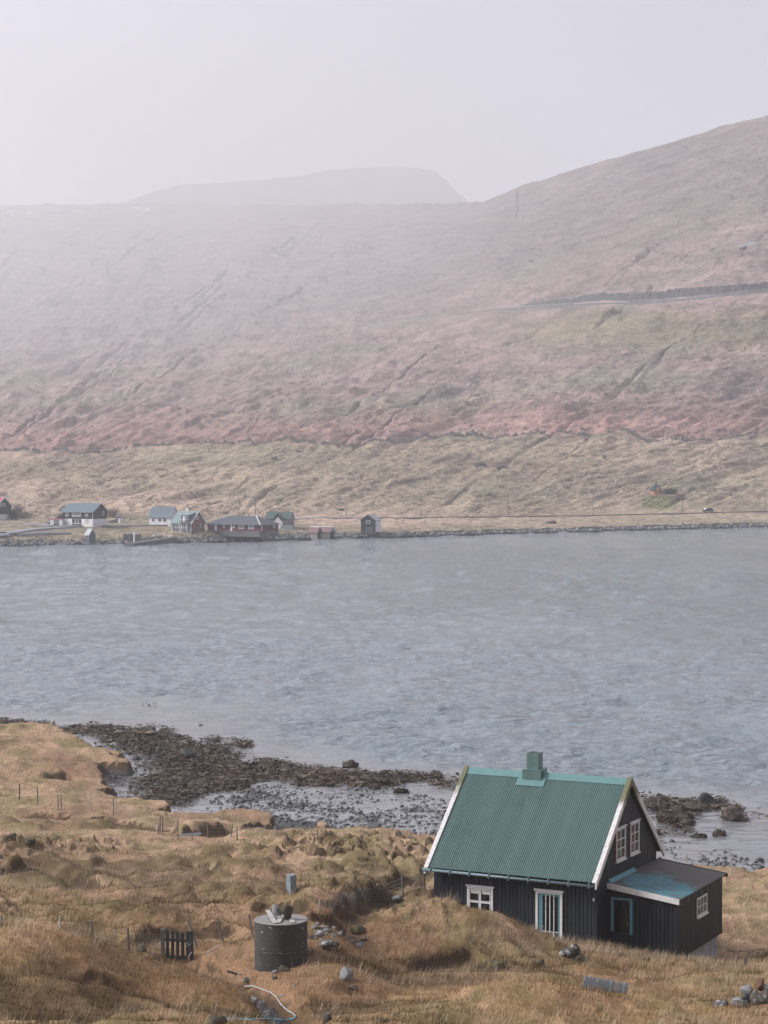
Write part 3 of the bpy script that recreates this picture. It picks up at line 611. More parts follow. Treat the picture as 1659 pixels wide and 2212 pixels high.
def relief(u, v, Y):
    vs = np.interp(u, SH_U, SH_V); up = (vs - v)
    # terraces leaning up to the right, gullies running down to the left
    wy = np.interp(u, [p[0] for p in WALL_PX], [p[1] for p in WALL_PX]); heath_ = .62 + .38 * sstep(6, -14, v - wy)
    tilt = v + .24 * u
    a = sstep(26, 80, up) * Y / 950.0 * heath_ * (1 - .8 * sstep(.88, .99, up / (vs - np.interp(u, RD_U, RD_V))))
    r1 = fbm(u * .007 + .5 * fbm(u * .006, v * .012, 55, 3), tilt * .045, 50, 5, .6)
    r2 = 1 - np.abs(fbm(u * .006 + v * .004, (v + .45 * u) * .011, 58, 4, .5))
    r3 = fbm(u * .022, tilt * .20, 64, 4, .6)
    gl_ = np.abs(fbm((u + 1.5 * v) * .0065, v * .002 + u * .001, 66, 4, .55)); gul = np.exp(-(gl_ / .018) ** 2) * sstep(.42, .6, vnoise(u * .009, v * .012, 67))
    rv = np.interp(u, [760, 900, 1115, 1400, 1530, 1659, 1760], [700, 683, 665, 652, 641, 628, 618]); a = a * (1 - .92 * np.exp(-((v - rv) / 9) ** 2) * sstep(760, 900, u))
    return a * (2.9 * np.sign(r1) * np.abs(r1) ** .75 + 3.8 * (r2 - .8) + 2.3 * r3 - 3.4 * gul) + .25 * r1 * sstep(6, 22, up)
def scars(u, v):
    tilt = v + .24 * u; p = sstep(.40, .60, vnoise(u * .010 + 7, v * .02, 131) * .6 + vnoise(u * .03, tilt * .06, 132) * .4)
    return np.maximum(np.exp(-(fbm(u * .010 + .4 * fbm(u * .02, v * .03, 135, 2), tilt * .05, 133, 4, .6) / .022) ** 2), .8 * np.exp(-(fbm(u * .02, tilt * .11, 137, 3) / .03) ** 2)) * p
FP[..., 2] += np.where(FQ < 0, 0, relief(FU, FV, FY))
# back slope beyond the ridge
back = FP[-1].copy(); back = np.stack([back * np.array([1 + .06 * k, 1 + .06 * k, 1]) - np.array([0, 0, 40.0 * k * k]) for k in (1, 2, 3)])
FA = np.concatenate([FP, back], 0); fr, fc_ = FA.shape[:2]
idx = np.arange(fr * fc_).reshape(fr, fc_); q = np.stack([idx[:-1, :-1], idx[:-1, 1:], idx[1:, 1:], idx[1:, :-1]], -1).reshape(-1, 4)
wv = np.interp(FU, [p[0] for p in WALL_PX], [p[1] for p in WALL_PX]) + 10 * fbm(FU * .02, FV * .03, 43, 3)
above = sstep(8, -8, FV - wv)                       # outfield heath above the stone wall
band = np.exp(-((wv - FV - 25) / 38) ** 2)           # rust belt just above it
shore = 1 - sstep(5, 13, VS - FV + 4 * fbm(FU * .05, FV * .1, 44, 3))
lawn = sstep(1.25, .6, np.hypot((FU - 1425) / 40, (FV - 1088) / 17) + .35 * fbm(FU * .05, FV * .08, 47, 3)) * sstep(1110, 1103, FV)
verge = sstep(660, 690, FV) * sstep(770, 720, FV - .02 * (FU - 1250)) * sstep(900, 1250, FU)
zf = np.stack([above, band, shore], -1); zg = np.stack([lawn, verge, scars(FU, FV) * sstep(20, 50, VS - FV)], -1)
ext = lambda a: np.concatenate([a, np.repeat(a[-1:], 3, 0)], 0).reshape(-1, 3)
m, t, b = nt('far_hillside'); g = geopos(t)
va = t.nodes.new('ShaderNodeVertexColor'); va.layer_name = 'zone'; s1 = t.nodes.new('ShaderNodeSeparateColor'); t.links.new(va.outputs[0], s1.inputs[0])
vb = t.nodes.new('ShaderNodeVertexColor'); vb.layer_name = 'zone2'; s2 = t.nodes.new('ShaderNodeSeparateColor'); t.links.new(vb.outputs[0], s2.inputs[0])
gl = mapping(t, g, (.35, .35, 1.2), (0, .12, 0))
n1 = noise(t, gl, .012, 6, .65, .5); n2 = noise(t, mapping(t, g, (.25, .25, 1.6), (0, .10, 0)), .08, 6, .7, .4); n3 = noise(t, g, .25, 4, .7); n4 = noise(t, mapping(t, g, (.4, .4, 1.5), (0, .12, 0)), .022, 5, .6)
infield = mixc(t, rng_(t, n2, .38, .64), (0.33, 0.26, 0.195), (0.265, 0.23, 0.165)); infield = mixc(t, rng_(t, n4, .5, .68), infield, (0.39, 0.295, 0.235))
heath = mixc(t, rng_(t, n2, .38, .62), (0.31, 0.215, 0.20), (0.20, 0.155, 0.143)); heath = mixc(t, rng_(t, n1, .50, .62), heath, (0.225, 0.20, 0.155))
heath = mixc(t, rng_(t, n4, .56, .70), heath, (0.37, 0.27, 0.25))
sz = t.nodes.new('ShaderNodeSeparateXYZ'); t.links.new(g, sz.inputs[0]); heath = mixc(t, math_(t, 'MULTIPLY', rng_(t, math_(t, 'ADD', sz.outputs[2], math_(t, 'MULTIPLY', n1, 90)), 130, 300), .75), heath, mixc(t, n2, (0.12, 0.105, 0.10), (0.19, 0.165, 0.155)))
rustb = mixc(t, n2, (0.26, 0.15, 0.13), (0.40, 0.245, 0.215))
hc = mixc(t, s1.outputs[0], infield, mixc(t, math_(t, 'MULTIPLY', math_(t, 'MULTIPLY', s1.outputs[1], .85), rng_(t, n4, .34, .56)), heath, rustb))
hc = mixc(t, math_(t, 'MULTIPLY', s2.outputs[1], .7), hc, (0.185, 0.165, 0.095))
hc = mixc(t, math_(t, 'MULTIPLY', s2.outputs[0], .8), hc, mixc(t, n3, (0.10, 0.13, 0.05), (0.16, 0.17, 0.075)))
dk = rng_(t, noise(t, mapping(t, g, (.3, .3, 1.4), (0, .12, 0)), .16, 6, .75, .6), .58, .72)
hc = mixc(t, math_(t, 'MULTIPLY', dk, .85), hc, (0.055, 0.048, 0.045))
hc = mixc(t, .75, hc, ramp(t, n3, [(.28, (.40, .38, .37)), (.5, (1, 1, 1)), (.74, (1.6, 1.55, 1.5))]), 'MULTIPLY')
hc = mixc(t, .8, hc, ramp(t, noise(t, mapping(t, g, (.16, .16, 1.8), (0, .10, 0)), .055, 7, .75, .5), [(.33, (.55, .52, .52)), (.5, (1, 1, 1)), (.66, (1.45, 1.4, 1.38))]), 'MULTIPLY')
hc = mixc(t, rng_(t, math_(t, 'ADD', s1.outputs[2], math_(t, 'MULTIPLY', math_(t, 'SUBTRACT', n3, .5), .6)), .35, .65), hc, mixc(t, n3, (0.035, 0.038, 0.04), (0.085, 0.085, 0.085)))
hc = mixc(t, math_(t, 'MULTIPLY', s2.outputs[2], .95), hc, mixc(t, n3, (0.04, 0.038, 0.038), (0.10, 0.09, 0.085)))
t.links.new(hc, b.inputs['Base Color']); b.inputs['Roughness'].default_value = 1; b.inputs['Specular IOR Level'].default_value = .05
bump(t, b, math_(t, 'ADD', n2, math_(t, 'MULTIPLY', n3, .35)), 1.0, 6.0)
hill = link('hillside', np_mesh('hillside', FA.reshape(-1, 3), q, {'zone': ext(zf), 'zone2': ext(zg)}), m)
tag(hill, kind='structure'); M['hill'] = m
def far(u, v, lift=0.0):
    Y = far_Y(u, v); p = at(u, v, Y); p[..., 2] += relief(np.asarray(u, float), np.asarray(v, float), p[..., 1]) + lift
    return p

# the cloud-dimmed mountain behind the saddle
MS = [(120, 452), (200, 446), (270, 437), (330, 415), (390, 399), (440, 397), (500, 394), (570, 388), (650, 380), (700, 369), (760, 364), (850, 361), (905, 363), (935, 367), (960, 386), (985, 412), (1015, 437), (1045, 470), (1100, 520)]
mu = np.linspace(120, 1100, 260); mv = np.interp(mu, [p[0] for p in MS], [p[1] for p in MS]) + 1.5 * fbm(mu * .05, mu * 0, 77, 4)
rows = []
for k in np.linspace(0, 1, 40):
    Yk = 6900 + 900 * k; vv = 520 + (mv - 520) * k + 9 * k * (1 - k) * fbm(mu * .03, mu * 0 + k * 6, 79, 4)
    rows.append(at(mu, vv, Yk))
top = rows[-1]
for k in (1, 2): rows.append(top * np.array([1.05 ** k, 1.05 ** k, 1]) - np.array([0, 0, 160.0 * k * k]))
MA = np.array(rows); idx = np.arange(MA.shape[0] * MA.shape[1]).reshape(MA.shape[:2]); q = np.stack([idx[:-1, :-1], idx[:-1, 1:], idx[1:, 1:], idx[1:, :-1]], -1).reshape(-1, 4)
M['mount'] = plain('far_mountain_heath', (0.07, 0.06, 0.055), 1.0, 0.4, 0.006, spec=.05)
tag(link('mountain', np_mesh('mountain', MA.reshape(-1, 3), q), M['mount']), kind='structure')

# ------------------------------------------------------------------ haze
hb = MB().box(-3600, 3600, -300, 9300, -4, 1130).build('haze')
m = bpy.data.materials.new('haze_air'); m.use_nodes = True; t = m.node_tree; t.nodes.clear()
o_ = t.nodes.new('ShaderNodeOutputMaterial'); pv = t.nodes.new('ShaderNodeVolumePrincipled')
pv.inputs['Color'].default_value = (0.955, 0.953, 0.985, 1); pv.inputs['Density'].default_value = HAZE_DENSITY; pv.inputs['Anisotropy'].default_value = 0.45
t.links.new(pv.outputs[0], o_.inputs['Volume']); hb.data.materials.append(m); tag(hb, kind='stuff')

# ================================================================== the black house
HB = empty('house', (HC[0], HC[1], 6.0), math.atan2(HX[1], HX[0]))
tag(HB, 'black timber house with green corrugated roof, chimney and flat-roofed side annex', 'house')
L_, WD, EH = 6.67, 6.6, 2.74           # length, depth, wall-plate height (base of the walls = 0)
RISE = 2.94; PT = RISE / (WD / 2)       # roof
AX, AY0, AY1 = 2.73, 1.2, 6.6           # annex
Mf = lambda a, b, c: (a, -c, b)                       # front wall frame (right, up, out)
Mg = lambda a, b, c: (c, a, b)                        # gable
Ma = lambda a, b, c: (a, AY0 - c, b)                  # annex front
Mr = lambda a, b, c: (AX + c, a, b)                   # annex end wall
def gable_top(y): return EH + PT * min(y, WD - y) - .06
# solid wall cores set back behind the boards
core = MB().prism([(0.03, -1.2), (WD - .03, -1.2), (WD - .03, EH - .1), (WD / 2, EH + RISE - .14), (.03, EH - .1)], lambda y, z: (-L_ + .03, y, z), lambda y, z: (-.03, y, z)).build('wall', M['black_board'], HB)
acore = MB().hexa([(-.02, AY0 + .03, -.58), (AX - .03, AY0 + .03, -.58), (AX - .03, AY1 - .03, -.58), (-.02, AY1 - .03, -.58), (-.02, AY0 + .03, 1.98), (AX - .03, AY0 + .03, 1.64), (AX - .03, AY1 - .03, 1.64), (-.02, AY1 - .03, 1.98)]).build('annex_wall', M['black_board'], HB)
def boards(parent, Mx, a0, a1, n, b0, topf, shared=True):
    w = (a1 - a0) / n; me = None
    for i in range(n):
        aa = a0 + i * w; proud = .034 if i % 2 else .028
        g = .011                                     # narrow upright boards with open joints
        if shared:
            key = i % 2
            if me is None: me = {}
            if key not in me:
                me[key] = MB().box(g, w - g, b0, topf(0), -.028, proud, Mx0(Mx)).mesh('board', M['black_board'])
            o = link('board', me[key], None, parent); o.location = Vector(Mx(aa, 0, 0)) - Vector(Mx(0, 0, 0))
        else:
            x0, x1 = aa + g, aa + w - g; t0, t1 = topf(x0), topf(x1)
            tm = topf((x0 + x1) / 2); b_ = MB()
            V = [(x0, b0, -.028), (x1, b0, -.028), (x1, b0, proud), (x0, b0, proud), (x0, t0, -.028), (x1, t1, -.028), (x1, t1, proud), (x0, t0, proud)]
            b_.hexa([Mx(*p) for p in V]); b_.build('board', M['black_board'], parent)
def Mx0(Mx): return Mx
boards(core, Mf, -L_, -.02, 42, -.35, lambda a: EH - .02)
boards(core, Mg, 0.02, WD, 42, -.35, gable_top, False)
boards(acore, Ma, .03, AX, 17, -.6, lambda a: 1.97 - .123 * a, False)
boards(acore, Mr, AY0, AY1, 34, -.6, lambda a: 1.61)
MB().box(-.012, .05, -.05, .012, -.35, EH - .03).build('corner_board', M['black_board'], core)
MB().box(AX - .012, AX + .045, AY0 - .045, AY0 + .012, -.6, 1.60).build('corner_board', M['black_board'], acore)
MB().box(-.05, AX - .12, AY0 + .12, AY1 - .1, -2.4, -.60).build('foundation', M['concrete'], HB)
MB().box(-L_ + .08, -.08, .08, WD - .08, -1.3, -.36).build('plinth', M['concrete'], HB)

# corrugated roof, both slopes
def corr(front):
    n = 88; per = 8; xs = np.linspace(-L_ - .16, .16, n * per + 1)
    wz = .017 * np.cos(np.arange(len(xs)) / per * 2 * np.pi)
    ov = .44; V = []; nl = math.hypot(1, PT)
    for k, yy in enumerate((-ov, WD / 2 * .5, WD / 2)):
        y = yy if front else WD - yy; s = -1 if front else 1
        z = EH + PT * yy + .05
        V += [(x, y + s * w_ * PT / nl, z + w_ / nl) for x, w_ in zip(xs, wz)]
    N = len(xs); F = [(r * N + i, r * N + i + 1, (r + 1) * N + i + 1, (r + 1) * N + i) for r in (0, 1) for i in range(N - 1)]
    V2 = [(x, y, z - .012) for x, y, z in V]; F2 = [tuple(j + len(V) for j in f[::-1]) for f in F]
    b_ = MB(); b_.add(V + V2, F + F2); return b_
rf = corr(True).build('roof', M['teal_metal'], HB, True); corr(False).build('back_slope', M['teal_metal'], rf, True)
# roof underlay (boards under the sheets)
for s in (0, 1):
    yy = lambda a: a if s == 0 else WD - a
    MB().prism([(yy(-.36), EH - PT * .36 - .07), (yy(-.36), EH - PT * .36 + .02), (yy(WD / 2), EH + RISE + .02), (yy(WD / 2), EH + RISE - .07)], lambda y, z: (-L_ - .1, y, z), lambda y, z: (.1, y, z)).build('sarking', M['black_board'], rf)
MB().prism([(WD / 2 - .24, EH + RISE - .24 * PT + .085), (WD / 2, EH + RISE + .10), (WD / 2 + .24, EH + RISE - .24 * PT + .085), (WD / 2 + .24, EH + RISE - .24 * PT + .07), (WD / 2, EH + RISE + .085), (WD / 2 - .24, EH + RISE - .24 * PT + .07)],
           lambda y, z: (-L_ - .14, y, z), lambda y, z: (.14, y, z)).build('ridge_cap', M['teal_cap'], rf)
for x0, x1 in ((.135, .20), (-L_ - .20, -L_ - .135)):
    for s in (0, 1):
        yy = lambda a: a if s == 0 else WD - a
        MB().prism([(yy(-.50), EH - PT * .50 - .15), (yy(-.50), EH - PT * .50 + .085), (yy(WD / 2 - .001), EH + RISE + .115), (yy(WD / 2 - .001), EH + RISE - .14)], lambda y, z: (x0, y, z), lambda y, z: (x1, y, z)).build('barge_board', M['barge'], HB)
        MB().prism([(yy(-.50), EH - PT * .50 + .086), (yy(-.50), EH - PT * .50 + .115), (yy(WD / 2 - .001), EH + RISE + .145), (yy(WD / 2 - .001), EH + RISE + .116)], lambda y, z: (x0 - (.11 if x0 > 0 else 0.0), y, z), lambda y, z: (x1 + (0 if x0 > 0 else .11), y, z)).build('verge_board', M['barge'], HB)
gt = MB().tube([(-L_ - .25, -.50, EH - PT * .44 - .04), (.08, -.50, EH - PT * .44 - .09)], .055, 8).build('gutter', M['gutter'], HB, True)
for i in range(9):
    x = -L_ + .1 + i * .81
    MB().box(x - .02, x + .02, -.575, -.42, EH - PT * .44 - .13 - .006 * i, EH - PT * .44 + .035).build('bracket', M['gutter'], gt)
# chimney
cxm = -3.85; ch = MB()
zr = EH + RISE
ch.box(cxm - .385, cxm + .385, WD / 2 - .34, WD / 2 + .34, zr - .55, zr + .20)
ch = ch.build('chimney', M['teal_metal'], HB)
st = MB(); a, w_ = .24, .05
for x0, x1, y0, y1 in ((-a, a, -a, -a + w_), (-a, a, a - w_, a), (-a, -a + w_, -a + w_, a - w_), (a - w_, a, -a + w_, a - w_)): st.box(cxm + x0, cxm + x1, WD / 2 + y0, WD / 2 + y1, zr + .20, zr + .86)
st.build('stack', M['teal_metal'], ch)
MB().box(cxm - .40, cxm + .40, WD / 2 - .355, WD / 2 + .355, zr + .195, zr + .215).build('cap_plate', M['teal_cap'], ch)
MB().box(cxm - .19, cxm + .19, WD / 2 - .19, WD / 2 + .19, zr + .6, zr + .835).build('flue_fill', M['rock_dark'], ch)  # dark block filling the flue just below its rim
fy = WD / 2 - .55
MB().prism([(fy, EH + PT * fy + .072), (fy, EH + PT * fy + .084), (WD / 2, zr + .095), (WD / 2, zr + .083)], lambda y, z: (cxm - .58, y, z + .02), lambda y, z: (cxm + .58, y, z + .02)).build('flashing', M['teal_cap'], ch)

def window(Mx, a0, a1, b0, b1, cols, rows, frame=.07, mun=.03, pane='glass', cap=True, trim=None, sill=True):
    w = MB()
    w.box(a0, a0 + frame, b0, b1, .0, .075, Mx); w.box(a1 - frame, a1, b0, b1, .0, .075, Mx)
    w.box(a0 + frame, a1 - frame, b1 - frame, b1, .0, .075, Mx); w.box(a0 + frame, a1 - frame, b0, b0 + frame, .0, .075, Mx)
    wo = w.build('window', M['white_paint'], HB)
    if cap: MB().box(a0 - .05, a1 + .05, b1 + .001, b1 + .055, .0, .11, Mx).build('drip_cap', M['white_paint'], wo)
    if sill: MB().box(a0 - .02, a1 + .02, b0 - .055, b0 - .001, .0, .12, Mx).build('sill', M['white_paint'], wo)
    if trim:
        MB().box(a0 - .035, a0 - .001, b0, b1, .0, .06, Mx).build('trim', M[trim], wo); MB().box(a1 + .001, a1 + .035, b0, b1, .0, .06, Mx).build('trim', M[trim], wo)
    ia0, ia1, ib0, ib1 = a0 + frame, a1 - frame, b0 + frame, b1 - frame
    cw, rh = (ia1 - ia0) / cols, (ib1 - ib0) / rows
    for i in range(1, cols): MB().box(ia0 + i * cw - mun / 2, ia0 + i * cw + mun / 2, ib0, ib1, .02, .062, Mx).build('mullion', M['white_paint'], wo)
    for j in range(1, rows): MB().box(ia0, ia1, ib0 + j * rh - mun / 2, ib0 + j * rh + mun / 2, .021, .060, Mx).build('glazing_bar', M['white_paint'], wo)
    for i in range(cols):
        for j in range(rows):
            mp = pane(i, j) if callable(pane) else pane
            MB().box(ia0 + i * cw + .004, ia0 + (i + 1) * cw - .004, ib0 + j * rh + .004, ib0 + (j + 1) * rh - .004, .020, .032, Mx).build('pane', M[mp], wo)
    return wo
wf = window(Mf, -5.24, -4.16, .62, 1.74, 2, 2, .085, .07, 'glass', sill=True)
for i in range(2):     # half-drawn blinds and inner casements
    x0 = -5.24 + .085 + i * .46
    MB().box(x0 + .06, x0 + .40, 1.47, 1.60, .034, .040, Mf).build('blind', M['blind'], wf)
    for j in range(2):
        z0 = .62 + .085 + j * .48; fr_ = MB()
        fr_.box(x0 + .005, x0 + .035, z0, z0 + .45, .033, .068, Mf); fr_.box(x0 + .395, x0 + .425, z0, z0 + .45, .033, .068, Mf); fr_.box(x0 + .035, x0 + .395, z0, z0 + .03, .033, .068, Mf); fr_.box(x0 + .035, x0 + .395, z0 + .42, z0 + .45, .033, .068, Mf)
        fr_.build('casement', M['white_paint'], wf)
window(Mg, 1.95, 2.98, 2.76, 3.98, 2, 3, .075, .035, lambda i, j: 'curtain' if j == 0 else 'glass', trim='red_trim')
window(Mg, 3.50, 4.50, 2.76, 3.98, 2, 3, .075, .035, lambda i, j: 'curtain' if j == 0 else 'glass', trim='red_trim')
window(Mr, 3.42, 4.62, .62, 1.34, 3, 2, .06, .03, 'curtain', cap=False)
# front door
d = MB(); a0, a1, b1 = -2.41, -1.33, 1.82
d.box(a0, a0 + .09, -.35, b1, 0, .08, Mf); d.box(a1 - .09, a1, -.35, b1, 0, .08, Mf); d.box(a0 + .09, a1 - .09, b1 - .09, b1, 0, .08, Mf)
do = d.build('front_door_frame', M['white_paint'], HB)
MB().box(a0 - .06, a1 + .06, b1 + .001, b1 + .065, 0, .12, Mf).build('drip_cap', M['white_paint'], do)
d = MB(); d.box(a0 + .092, a0 + .27, -.34, b1 - .092, 0, .045, Mf); d.box(a1 - .17, a1 - .092, -.34, b1 - .092, 0, .045, Mf); d.box(a0 + .27, a1 - .17, b1 - .17, b1 - .092, 0, .045, Mf)
dr = d.build('front_door', M['blue_paint'], HB)
MB().box(a0 + .27, a1 - .17, -.34, b1 - .17, .005, .022, Mf).build('pane', M['glass'], dr)
for i in range(3): MB().box(a0 + .40 + i * .165, a0 + .43 + i * .165, -.34, b1 - .12, .05, .075, Mf).build('bar', M['white_paint'], dr)
MB().box(a0 + .27, a1 - .17, .28, .315, .023, .048, Mf).build('rail', M['white_paint'], dr)
MB().tube([Mf(a0 + .23, .50, .045), Mf(a0 + .23, .50, .09), Mf(a0 + .33, .49, .09)], .013, 6).build('handle', M['f_metal'], dr)
# annex door
d = MB(); a0, a1 = .15, 1.01
d.box(a0, a0 + .11, .29, 1.60, 0, .06, Ma); d.box(a1 - .11, a1, .22, 1.60, 0, .06, Ma); d.box(a0 + .11, a1 - .11, 1.50, 1.60, 0, .06, Ma)
ad = d.build('annex_door', M['blue_paint'], HB)
MB().box(a0 + .11, a1 - .11, .28, 1.50, .0, .034, Ma).build('pane', M['glass'], ad)
MB().box(a0 + .02, a1 - .02, -.55, .215, .0, .045, Ma).build('lower_panel', M['black_board'], ad)
MB().box(a0 - .05, a1 + .08, 1.605, 1.64, 0, .11, Ma).build('drip_cap', M['black_board'], ad)
MB().tube([Ma(.80, .62, .035), Ma(.83, .60, .06)], .012, 5).build('handle', M['white_paint'], ad)
# annex roof
def az(x): return 2.10 - .128 * x
ar = MB().hexa([(.035, AY0 - .15, az(0) - .05), (AX + .14, AY0 - .15, az(AX + .14) - .05), (AX + .14, AY1 + .14, az(AX + .14) - .05), (.035, AY1 + .14, az(0) - .05),
                (.035, AY0 - .15, az(0)), (AX + .14, AY0 - .15, az(AX + .14)), (AX + .14, AY1 + .14, az(AX + .14)), (.035, AY1 + .14, az(0))]).build('annex_roof', M['felt'], HB)
MB().hexa([(.035, AY0 - .185, az(0) - .19), (AX + .15, AY0 - .185, az(AX + .15) - .19), (AX + .15, AY0 - .152, az(AX + .15) - .19), (.035, AY0 - .152, az(0) - .19),
           (.035, AY0 - .185, az(0) + .02), (AX + .15, AY0 - .185, az(AX + .15) + .02), (AX + .15, AY0 - .152, az(AX + .15) + .02), (.035, AY0 - .152, az(0) + .02)]).build('fascia', M['white_paint'], ar)
MB().hexa([(.035, AY1 + .142, az(0) - .12), (AX + .2, AY1 + .142, az(AX + .2) - .12), (AX + .2, AY1 + .18, az(AX + .2) - .12), (.035, AY1 + .18, az(0) - .12),
           (.035, AY1 + .142, az(0) + .03), (AX + .2, AY1 + .142, az(AX + .2) + .03), (AX + .2, AY1 + .18, az(AX + .2) + .03), (.035, AY1 + .18, az(0) + .03)]).build('fascia', M['gate_wood'], ar)
MB().hexa([(.032, AY0, az(0) + .002), (.16, AY0, az(.16) + .002), (.16, 4.0, az(.16) + .002), (.032, 4.0, az(0) + .002), (.032, AY0, az(0) + .12), (.05, AY0, az(0) + .12), (.05, 4.0, az(0) + .12), (.032, 4.0, az(0) + .12)]).build('flashing', M['blue_paint'], ar)
for i in range(7):
    y = AY0 + .35 + i * .78; P = [(AX + .05 + .06 * math.sin(a_), y + .001 * a_, 1.58 - .07 * (1 - math.cos(a_))) for a_ in np.linspace(0, 3.6, 8)]
    MB().tube(P, .008, 5).build('gutter_hook', M['f_metal'], ar)
lp = MB().tube([Mf(-.06, 1.70, .0), Mf(-.06, 1.72, .10), Mf(-.02, 1.66, .20)], [.03, .03, .05], 8).build('wall_lamp', M['f_metal'], HB, True)

# ================================================================== concrete tank
TP = at(607, 1985, 65.0); TB = 8.2
tk = empty('water_tank', (TP[0], TP[1], TB)); tag(tk, 'round dark concrete water tank with flat lid in front of the slatted gate', 'water tank')
def ring(r0, z0, r1, z1, n=64): return [(r * math.cos(2 * math.pi * k / n), r * math.sin(2 * math.pi * k / n), z) for r, z in ((r0, z0), (r1, z1)) for k in range(n)]
def lathe(prof, n=64):
    V = []; F = []
    for r, z in prof: V += [(r * math.cos(2 * math.pi * k / n), r * math.sin(2 * math.pi * k / n), z) for k in range(n)]
    for j in range(len(prof) - 1): F += [(j * n + k, j * n + (k + 1) % n, (j + 1) * n + (k + 1) % n, (j + 1) * n + k) for k in range(n)]
    F += [tuple(range(n))[::-1], tuple((len(prof) - 1) * n + k for k in range(n))]
    return MB().add(V, F)
tz = TP[2] - TB
lathe([(.80, -.7), (.80, tz * .58), (.806, tz * .585), (.806, tz * .60), (.80, tz * .605), (.80, tz - .055), (.785, tz - .05)]).build('wall', M['tank'], tk)
lathe([(.77, tz - .05), (.80, tz - .045), (.815, tz - .03), (.815, tz - .012), (.80, tz)]).build('lid', M['tank_lid'], tk)
lathe([(.812, tz * .60 - .1), (.812, tz * .60 - .085)]).build('seam', M['tank_seam'], tk)
topz = float(TP[2])
def thing_plank(a, b, w, th, label):
    o = MB().bar(a, b, w, th).build('plank', M['grey_wood']); tag(o, label, 'plank', 'planks on the tank lid'); return o
tx, ty = TP[0], TP[1]
thing_plank((tx - .43, ty + .58, topz + .14), (tx - .13, ty - .70, topz + .018), .13, .03, 'long pale plank sloping across the left of the tank lid')
thing_plank((tx + .02, ty + .25, topz + .032), (tx - .06, ty - .66, topz + .032), .14, .03, 'short plank under the stones in the middle of the tank lid')
thing_plank((tx + .24, ty + .20, topz + .02), (tx + .40, ty - .60, topz + .02), .13, .03, 'plank on the right of the tank lid with its end over the rim')

# ================================================================== rocks
_ico = None
def ico(sub):
    import bmesh
    bm = bmesh.new(); bmesh.ops.create_icosphere(bm, subdivisions=sub, radius=1)
    V = np.array([v.co[:] for v in bm.verts]); F = np.array([[v.index for v in f.verts] for f in bm.faces]); bm.free(); return V, F
ICO1, ICO2, ICO3 = ico(1), ico(2), ico(3)
def rock_np(seed, sx, sy, sz, base=ICO3, rough=.28, cuts=10):
    r = np.random.default_rng(seed); V, F = base; V = V.copy()
    for _ in range(cuts):       # chop flats into the ball
        n = r.normal(size=3); n /= np.linalg.norm(n); d = r.uniform(.48, .85); s = V @ n
        V -= np.outer(np.maximum(s - d, 0), n)
    f = sum(r.uniform(.4, 1) * np.sin(V @ r.normal(size=3) * k + r.uniform(0, 6)) for k in (2, 3, 5, 9, 14)) / 5
    V *= (1 + rough * f)[:, None]
    return V * np.array([sx, sy, sz]), F
def rock(name, p, sx, sy, sz, seed, mat, label, group=None, sink=.3, rz=0, cat='rock', base=ICO3):
    V, F = rock_np(seed, sx, sy, sz, base)
    c, s = math.cos(rz), math.sin(rz); V = V @ np.array([[c, s, 0], [-s, c, 0], [0, 0, 1]])
    V[:, 2] += sz * (1 - 2 * sink)
    o = link(name, np_mesh(name, V, F, smooth=True), M[mat]); o.location = [float(a) for a in p]
    for e in (): pass
    return tag(o, label, cat, group)
rock('boulder', (tx - .12, ty - .05, topz + .05), .17, .15, .23, 3, 'rock_pale', 'pointed grey stone on the tank lid beside the long plank', sink=.04)
rock('boulder', (tx + .19, ty - .12, topz + .035), .22, .19, .22, 12, 'rock_moss', 'round mossy stone on the tank lid, right of the pointed one', sink=.04)
def u2(src0, sc, zx, zy): return (src0[0] + zx * sc) * .54, (src0[1] + zy * sc) * .54
Z3 = lambda x, y: u2((600, 3400), .6028, x, y); Z4 = lambda x, y: u2((980, 3500), .2049, x, y); Z5 = lambda x, y: u2((1200, 3500), .7233, x, y); Z6 = lambda x, y: u2((2200, 3700), .5256, x, y); Z2 = lambda x, y: u2((0, 2700), .6028, x, y)
